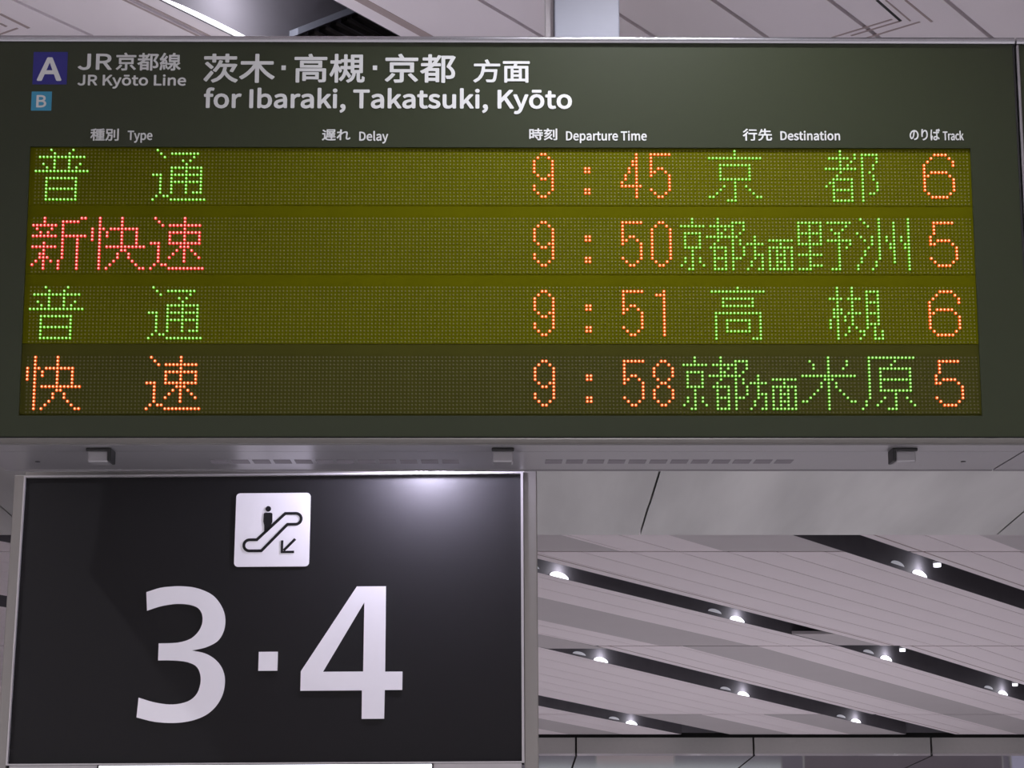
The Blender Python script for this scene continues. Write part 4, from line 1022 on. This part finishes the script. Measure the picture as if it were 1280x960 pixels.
TAKA = "0:7;1:0-14;3:3-11;4:3,11;5:3-11;7:1-13;8:1,13;9:1,4-10,13;10:1,4,10,13;11:1,4,10,13;12:1,4-10,13;13:1,13;14:1,11-13"
TSUKI = "0:2,6;1:2,6,10-13;2:2,6,10,13;3:0-3,5-8,10,13;4:2,6,10-13;5:2,6,10,13;6:1-3,6,10,13;7:1-3,5-8,10-13;8:1,2,4,6,10,13;9:0,2,4,6,10,13;10:0,2,6,10-13;11:0,2,5,7,10,12;12:2,5,8,9,12,14;13:2,4,9,12,14;14:2,8,12-14"
MAI = "0:7;1:2,7,12;2:3,7,12;3:3,7,11;4:7;5:0-14;6:6-8;7:5,7,9;8:5,7,9;9:4,7,10;10:3,7,11;11:2,7,12;12:0,1,7,13,14;13:7;14:7"
BARA = "0:2-14;1:2,9;2:2,8;3:2,5-13;4:2,5,13;5:2,5,13;6:2,5-13;7:2,5,13;8:2,5,13;9:2,5-13;10:2,9;11:2,6,9,12;12:1,5,9,13;13:1,4,9,14;14:0,7-9"
ROWS = [
    [(FU, 0, 'green'), (TSU, 32, 'green'), (D9, 136, 'orange'), (UP_DOT, 150, 'orange'), (LOW_DOT, 150, 'orange'), (D4, 160, 'orange'), (D5, 168, 'orange'),
     (KYO, 184, 'green'), (TO, 216, 'green'), (W6, 243, 'orange')],
    [(SHIN, 0, 'red'), (KAI, 16, 'red'), (SOKU, 32, 'red'), (D9, 136, 'orange'), (UP_DOT, 150, 'orange'), (LOW_DOT, 150, 'orange'), (D5, 160, 'orange'), (D0, 168, 'orange'),
     (NKYO, 176, 'green'), (NTO, 183, 'green'), (NHO, 194, 'green'), (NMEN, 200, 'green'), (NO, 208, 'green'), (SU, 224, 'green'), (W5, 243, 'orange')],
    [(FU, 0, 'green'), (TSU, 32, 'green'), (D9, 136, 'orange'), (UP_DOT, 150, 'orange'), (LOW_DOT, 150, 'orange'), (D5, 160, 'orange'), (D1, 168, 'orange'),
     (TAKA, 184, 'green'), (TSUKI, 216, 'green'), (W6, 243, 'orange')],
    [(KAI, 0, 'orange'), (SOKU, 32, 'orange'), (D9, 136, 'orange'), (UP_DOT, 150, 'orange'), (LOW_DOT, 150, 'orange'), (D5, 160, 'orange'), (D8, 168, 'orange'),
     (NKYO, 176, 'green'), (NTO, 183, 'green'), (NHO, 194, 'green'), (NMEN, 200, 'green'), (MAI, 208, 'green'), (BARA, 224, 'green'), (W5, 243, 'orange')],
]


def dots(code):
    out = []
    for part in code.split(';'):
        r, cs = part.split(':')
        for c in cs.split(','):
            a, _, b = c.partition('-')
            for k in range(int(a), int(b or a) + 1):
                out.append((int(r), k))
    return out


def led_xz(line, row, col):
    return (col - 127.5) * P, (36.0 - (row + line * LINE_STEP)) * P


RING = [(math.cos(math.radians(22.5 + 45 * i)), math.sin(math.radians(22.5 + 45 * i))) for i in range(8)]


def led_mesh(cells, levels, fm):
    """Small stepped domes; levels = [(radius, y)], fm[i] = material of the ring between level i and i+1, fm[-1] the cap."""
    V, F, FM = [], [], []
    for x, z in cells:
        base = len(V)
        for r, y in levels:
            for cx, sx in RING:
                V.append((x + r * cx, y, z + r * sx))
        for li in range(len(levels) - 1):
            for i in range(8):
                a, b = base + li * 8 + i, base + li * 8 + (i + 1) % 8
                F.append((a, b, b + 8, a + 8))
                FM.append(fm[li])
        top = base + (len(levels) - 1) * 8
        F.append(tuple(top + i for i in range(8)))
        FM.append(fm[-1])
    return V, F, FM


Y_MOD = -0.003          # face of the LED modules, set back behind the front panel
XA, XB = -0.982, 0.9755
zs = []
for line in range(4):
    dim = line == 3  # bottom row glows less; its colours are painted darker
    ztop = (36.0 - (line * LINE_STEP - 0.55)) * P
    zbot = (36.0 - (line * LINE_STEP + 15.50)) * P
    zs.append((ztop, zbot))
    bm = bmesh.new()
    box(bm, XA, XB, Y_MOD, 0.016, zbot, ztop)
    mod = obj('led_row', bm, M['led_base_low_glow' if dim else 'led_base'], board)
    lit = set()
    for code, c0, colour in ROWS[line]:
        cells = dots(code)
        lit |= {(r, c + c0) for r, c in cells}
        ro, rc = (0.355, 0.255) if colour == 'green' else (0.455, 0.235)      # wider glowing ring imitates the red and orange halo
        V, F, FM = led_mesh([led_xz(line, r, c + c0) for r, c in cells],
                            [(ro * P, Y_MOD + 0.0002), (ro * P - 0.00005, Y_MOD - 0.0006), (rc * P, Y_MOD - 0.0020), (0.14 * P, Y_MOD - 0.0028)],
                            [2, 0, 1, 1])
        ch = mesh_obj('lit_character', V, F, [LED_BODY[colour], LED_CORE[colour], LED_SIDE[colour]], mod, FM)
        ch['label'] = colour + ' lit dot-matrix character'
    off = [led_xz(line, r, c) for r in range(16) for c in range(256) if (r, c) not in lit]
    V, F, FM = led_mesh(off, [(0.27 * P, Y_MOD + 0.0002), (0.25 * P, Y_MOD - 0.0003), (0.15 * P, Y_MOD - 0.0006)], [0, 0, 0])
    un = mesh_obj('unlit_leds', V, F, M['led_off_low_glow' if dim else 'led_off'], mod, FM)
    un['kind'] = 'stuff'
# plain bars between and around the modules
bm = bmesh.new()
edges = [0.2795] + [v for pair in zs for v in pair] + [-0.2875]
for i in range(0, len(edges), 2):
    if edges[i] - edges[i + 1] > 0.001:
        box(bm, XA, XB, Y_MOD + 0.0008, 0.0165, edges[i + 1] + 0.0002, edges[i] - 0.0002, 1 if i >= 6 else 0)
obj('row_divider', bm, [M['led_base'], M['led_base_low_glow']], board)

# ------------------------------------------------------------------ the unit that butts on at the right
unit = empty('display_board', 'plain dark board unit butting onto the right end of the departure board', 'display board', matrix=BOARD)
board_unit(unit, 1.0815, 2.35)
bm = bmesh.new()
box(bm, 1.0815, 1.0865, -0.0115, 0.019, Z_LOW, Z_RAIL - 0.001, 0, 0.001)
obj('edge_strip', bm, M['tray'], unit)
bm = bmesh.new()
box(bm, 1.62, 1.76, 4.17, 4.34, 3.40, CEIL_Z, 0, 0.003)
for v in bm.verts:
    v.co = inv @ v.co
obj('mounting_post', bm, M['post'], unit)

# ------------------------------------------------------------------ platform sign 3 . 4
SIGN = Matrix(((0.99977, 0.02119, -0.00328, -0.5377),
               (-0.02114, 0.99968, 0.01384, 4.5741),
               (0.00357, -0.01377, 0.9999, 2.3091),
               (0, 0, 0, 1)))
sign = empty('platform_sign', 'black platform sign with white 3·4 and an escalator pictogram, hung under the departure board', 'sign', matrix=SIGN)
HW, HH = 0.5584, 0.3195
bm = bmesh.new()
box(bm, -HW - 0.004, HW + 0.004, 0.0, 0.028, -HH - 0.004, HH + 0.004)
obj('face_panel', bm, M['sign_face'], sign)
# frame: thin pale lip round the face, then a broader grey band at the two sides
bm = bmesh.new()
box(bm, -HW - 0.0035, -HW, -0.010, 0.02, -HH - 0.003, HH + 0.004, 0)
box(bm, HW, HW + 0.0055, -0.010, 0.02, -HH - 0.003, HH + 0.004, 0)
box(bm, -HW, HW, -0.010, 0.02, HH, HH + 0.004, 0)
box(bm, -HW, HW, -0.010, 0.02, -HH - 0.0032, -HH, 0)
obj('face_lip', bm, M['alu_light'], sign)
for x0, x1 in ((-0.5840, -HW - 0.0036), (HW + 0.0056, 0.5945)):
    bm = bmesh.new()
    box(bm, x0, x1, -0.006, 0.05, -0.62, HH + 0.006, 0, 0.002)
    obj('frame_side', bm, M['alu'], sign)
bm = bmesh.new()
box(bm, -HW - 0.003, HW + 0.005, -0.002, 0.05, HH + 0.0041, HH + 0.014, 0, 0.001)
obj('frame_top', bm, M['alu'], sign)
bm = bmesh.new()
box(bm, -HW, HW, 0.021, 0.05, -0.62, HH + 0.003)
obj('back_panel', bm, M['alu'], sign)
sinv = SIGN.inverted()
for x in (-0.40, 0.40):
    bm = bmesh.new()
    box(bm, x - 0.02, x + 0.02, 0.022, 0.028, HH + 0.0142, HH + 0.20)
    box(bm, x - 0.02, x + 0.02, -0.103, 0.0215, HH + 0.194, HH + 0.20)
    obj('hanger_bracket', bm, M['alu'], sign)

THREE = [(-0.2742, 0.0569), (-0.2437, 0.0664), (-0.2163, 0.0693), (-0.1957, 0.0695), (-0.1715, 0.0672), (-0.1472, 0.0601), (-0.1261, 0.0489), (-0.1105, 0.0322), (-0.1002, 0.0128), (-0.0961, -0.0065), (-0.0975, -0.0257), (-0.1037, -0.0427), (-0.1155, -0.0563), (-0.1389, -0.0675), (-0.168, -0.0737), (-0.1384, -0.0804), (-0.1162, -0.0931), (-0.1013, -0.1102), (-0.0938, -0.1293), (-0.0925, -0.1496), (-0.0964, -0.1711), (-0.1072, -0.1926), (-0.1235, -0.2099), (-0.1433, -0.2212), (-0.17, -0.2291), (-0.2037, -0.2322), (-0.2443, -0.2293), (-0.2833, -0.2197), (-0.2806, -0.1767), (-0.2462, -0.187), (-0.2121, -0.192), (-0.1851, -0.1894), (-0.1651, -0.1815), (-0.1515, -0.1661), (-0.1456, -0.1425), (-0.1485, -0.1221), (-0.1571, -0.1085), (-0.1717, -0.101), (-0.1889, -0.0971), (-0.2162, -0.0952), (-0.2414, -0.0951), (-0.2417, -0.0576), (-0.211, -0.0571), (-0.1906, -0.0545), (-0.1704, -0.0471), (-0.1559, -0.0335), (-0.1477, -0.0164), (-0.147, 0.0008), (-0.1523, 0.0146), (-0.1629, 0.0236), (-0.1803, 0.0286), (-0.1975, 0.0301), (-0.2146, 0.0295), (-0.2419, 0.0248), (-0.2709, 0.0154)]
FOUR = [(0.1939, 0.0663), (0.2585, 0.0663), (0.2592, -0.1231), (0.2973, -0.1231), (0.2973, -0.1632), (0.259, -0.1632), (0.2585, -0.2256), (0.2094, -0.2256), (0.209, -0.1637), (0.0740, -0.1637), (0.0740, -0.1212)]
FOUR_HOLE = [(0.2111, 0.0308), (0.2110, -0.1225), (0.1226, -0.1225)]


def smooth(pts, corners, k=4):
    """Rounded version of a closed outline; the listed points stay sharp."""
    out, n = [], len(pts)
    for i in range(n):
        p0, p1, p2, p3 = (Vector(pts[(i + d) % n]) for d in (-1, 0, 1, 2))
        out.append(tuple(p1))
        if i in corners and (i + 1) % n in corners:
            continue
        m1 = (p2 - p1) if i in corners else (p2 - p0) / 2
        m2 = (p2 - p1) if (i + 1) % n in corners else (p3 - p1) / 2
        for j in range(1, k):
            u = j / k
            out.append(tuple(p1 * (2 * u ** 3 - 3 * u * u + 1) + m1 * (u ** 3 - 2 * u * u + u) + p2 * (3 * u * u - 2 * u ** 3) + m2 * (u ** 3 - u * u)))
    return out


outline('numeral', [smooth(THREE, (0, 14, 27, 28, 40, 41, 54))], -0.0022, -0.0002, M['sign_white'], sign)
outline('numeral', [FOUR, FOUR_HOLE], -0.0022, -0.0002, M['sign_white'], sign)
outline('middle_dot', [[(-0.0197, -0.1194), (0.0223, -0.1194), (0.0223, -0.0778), (-0.0197, -0.0778)]], -0.0022, -0.0002, M['sign_white'], sign)
plate = outline('pictogram_plate', [rounded(-0.0811, 0.0864, 0.1125, 0.2802, 0.009)], -0.0022, -0.0002, M['sign_white'], sign)
cap_r = [(0.0542 + 0.0125 * math.sin(math.radians(a)), 0.2205 + 0.0125 * math.cos(math.radians(a))) for a in range(0, 181, 20)]
cap_l = [(-0.0478 - 0.0126 * math.sin(math.radians(a)), 0.1608 - 0.0126 * math.cos(math.radians(a))) for a in range(0, 181, 20)]
path = [(0.0306, 0.2330)] + cap_r + [(0.0360, 0.2080), (-0.0208, 0.1482)] + cap_l + [(-0.0316, 0.1734)]
outline('escalator_symbol', stroke(path, 0.0062, True), -0.0032, -0.0023, M['sign_face'], plate)
head = [(-0.0081 + 0.0063 * math.cos(math.radians(a)), 0.2437 + 0.0063 * math.sin(math.radians(a))) for a in range(0, 360, 15)]
body = [(-0.0178, 0.2325), (-0.0165, 0.2343), (-0.0140, 0.2350), (-0.0025, 0.2350), (0.0005, 0.2340), (0.0017, 0.2320), (0.0020, 0.2140),
        (-0.0010, 0.2060), (-0.0035, 0.1975), (-0.0155, 0.1865), (-0.0160, 0.2060), (-0.0184, 0.2150)]
outline('rider_symbol', [head, body], -0.0032, -0.0023, M['sign_face'], plate)
outline('arrow_symbol', stroke([(0.0544, 0.1745), (0.0290, 0.1485)], 0.0056) , -0.0032, -0.0023, M['sign_face'], plate)
outline('arrow_symbol', stroke([(0.0252, 0.1715), (0.0252, 0.1452), (0.0524, 0.1452)], 0.0052), -0.0032, -0.0023, M['sign_face'], plate)

# small strip lamp on the back of the board that washes the sign from above
lamp = empty('sign_lamp', 'small lamp behind the board washing the top right of the black sign', 'lamp')
lw = BOARD @ Vector((-0.170, 0.3525, -0.250))
lamp.location = lw
bm = bmesh.new()
box(bm, -0.07, 0.07, 0.0, 0.035, 0.0, 0.03, 0, 0.004)
obj('housing', bm, M['lamp_white'], lamp)
bm = bmesh.new()
box(bm, -0.062, 0.062, 0.004, 0.031, -0.008, -0.0005, 0, 0.003)
obj('bulb', bm, M['bulb'], lamp)
li = bpy.data.lights.new('sign_lamp_light', 'POINT')
li.energy = SIGN_LAMP_W
li.color = (0.80, 0.76, 1.0)
li.shadow_soft_size = 0.02
lo = bpy.data.objects.new('sign_lamp_light', li)
COL.objects.link(lo)
lo.parent = lamp
lo.location = (0, 0.045, -0.02)

# lit lower panel in the same frame; only its top edge reaches into view
bm = bmesh.new()
box(bm, -0.3583, 0.3635, -0.010, 0.0195, -0.60, -0.3246, 0, 0.001)
lit = obj('lit_panel', bm, M['lit_box'], sign)
lit['label'] = 'bright white lit panel'
bm = bmesh.new()
box(bm, -0.362, -0.3587, -0.012, 0.0198, -0.61, -0.3232)
box(bm, 0.3639, 0.367, -0.012, 0.0198, -0.61, -0.3232)
box(bm, -0.3587, 0.3639, -0.0105, 0.0198, -0.3243, -0.3236)
obj('panel_frame', bm, M['housing'], lit)
for x0, x1 in ((-0.555, -0.3625), (0.3675, 0.5575)):
    bm = bmesh.new()
    box(bm, x0, x1, -0.006, 0.019, -0.61, -0.3235)
    obj('filler_plate', bm, M['alu_light'], sign)

# ------------------------------------------------------------------ far boards beyond the bulkhead
def far_board(name, label, cat, x0, x1, y, z0, z1, m, frame=True):
    o = empty(name, label, cat, ((x0 + x1) / 2, y, z0))
    w = (x1 - x0) / 2
    h = z1 - z0
    b = bmesh.new()
    box(b, -w + 0.02, w - 0.02, 0, 0.08, 0.02, h - 0.02, 0, 0.01)
    obj('panel', b, M[m], o)
    b = bmesh.new()
    box(b, -w, w, 0.01, 0.09, 0, 0.0195)
    box(b, -w, w, 0.01, 0.09, h - 0.0195, h)
    box(b, -w, -w + 0.0195, 0.01, 0.09, 0.0195, h - 0.0195)
    box(b, w - 0.0195, w, 0.01, 0.09, 0.0195, h - 0.0195)
    obj('frame', b, M['bulkhead'], o)
    for sx in (-1, 1):
        b = bmesh.new()
        cyl(b, (sx * w * 0.8, 0.05, h), 0.015, 3.95 - (z0 + h), 'z', 10)
        obj('hanger', b, M['bulkhead'], o)
    return o


far_board('hanging_board', 'pale teal board hanging beyond the far bulkhead', 'board', 0.3, 3.85, 30.0, 3.385, 3.72, 'teal_board')
far_board('hanging_board', 'pale pink board hanging low beyond the far bulkhead', 'board', 1.2, 2.35, 30.3, 2.9, 3.37, 'pink_board')
far_board('hanging_board', 'dark purple board hanging beyond the far bulkhead', 'board', 4.15, 7.0, 30.0, 3.0, 3.7, 'dark_board')
far_board('hanging_board', 'lilac board hanging beyond the right end of the bulkhead', 'board', 7.1, 9.6, 30.0, 3.0, 3.7, 'lilac_board')
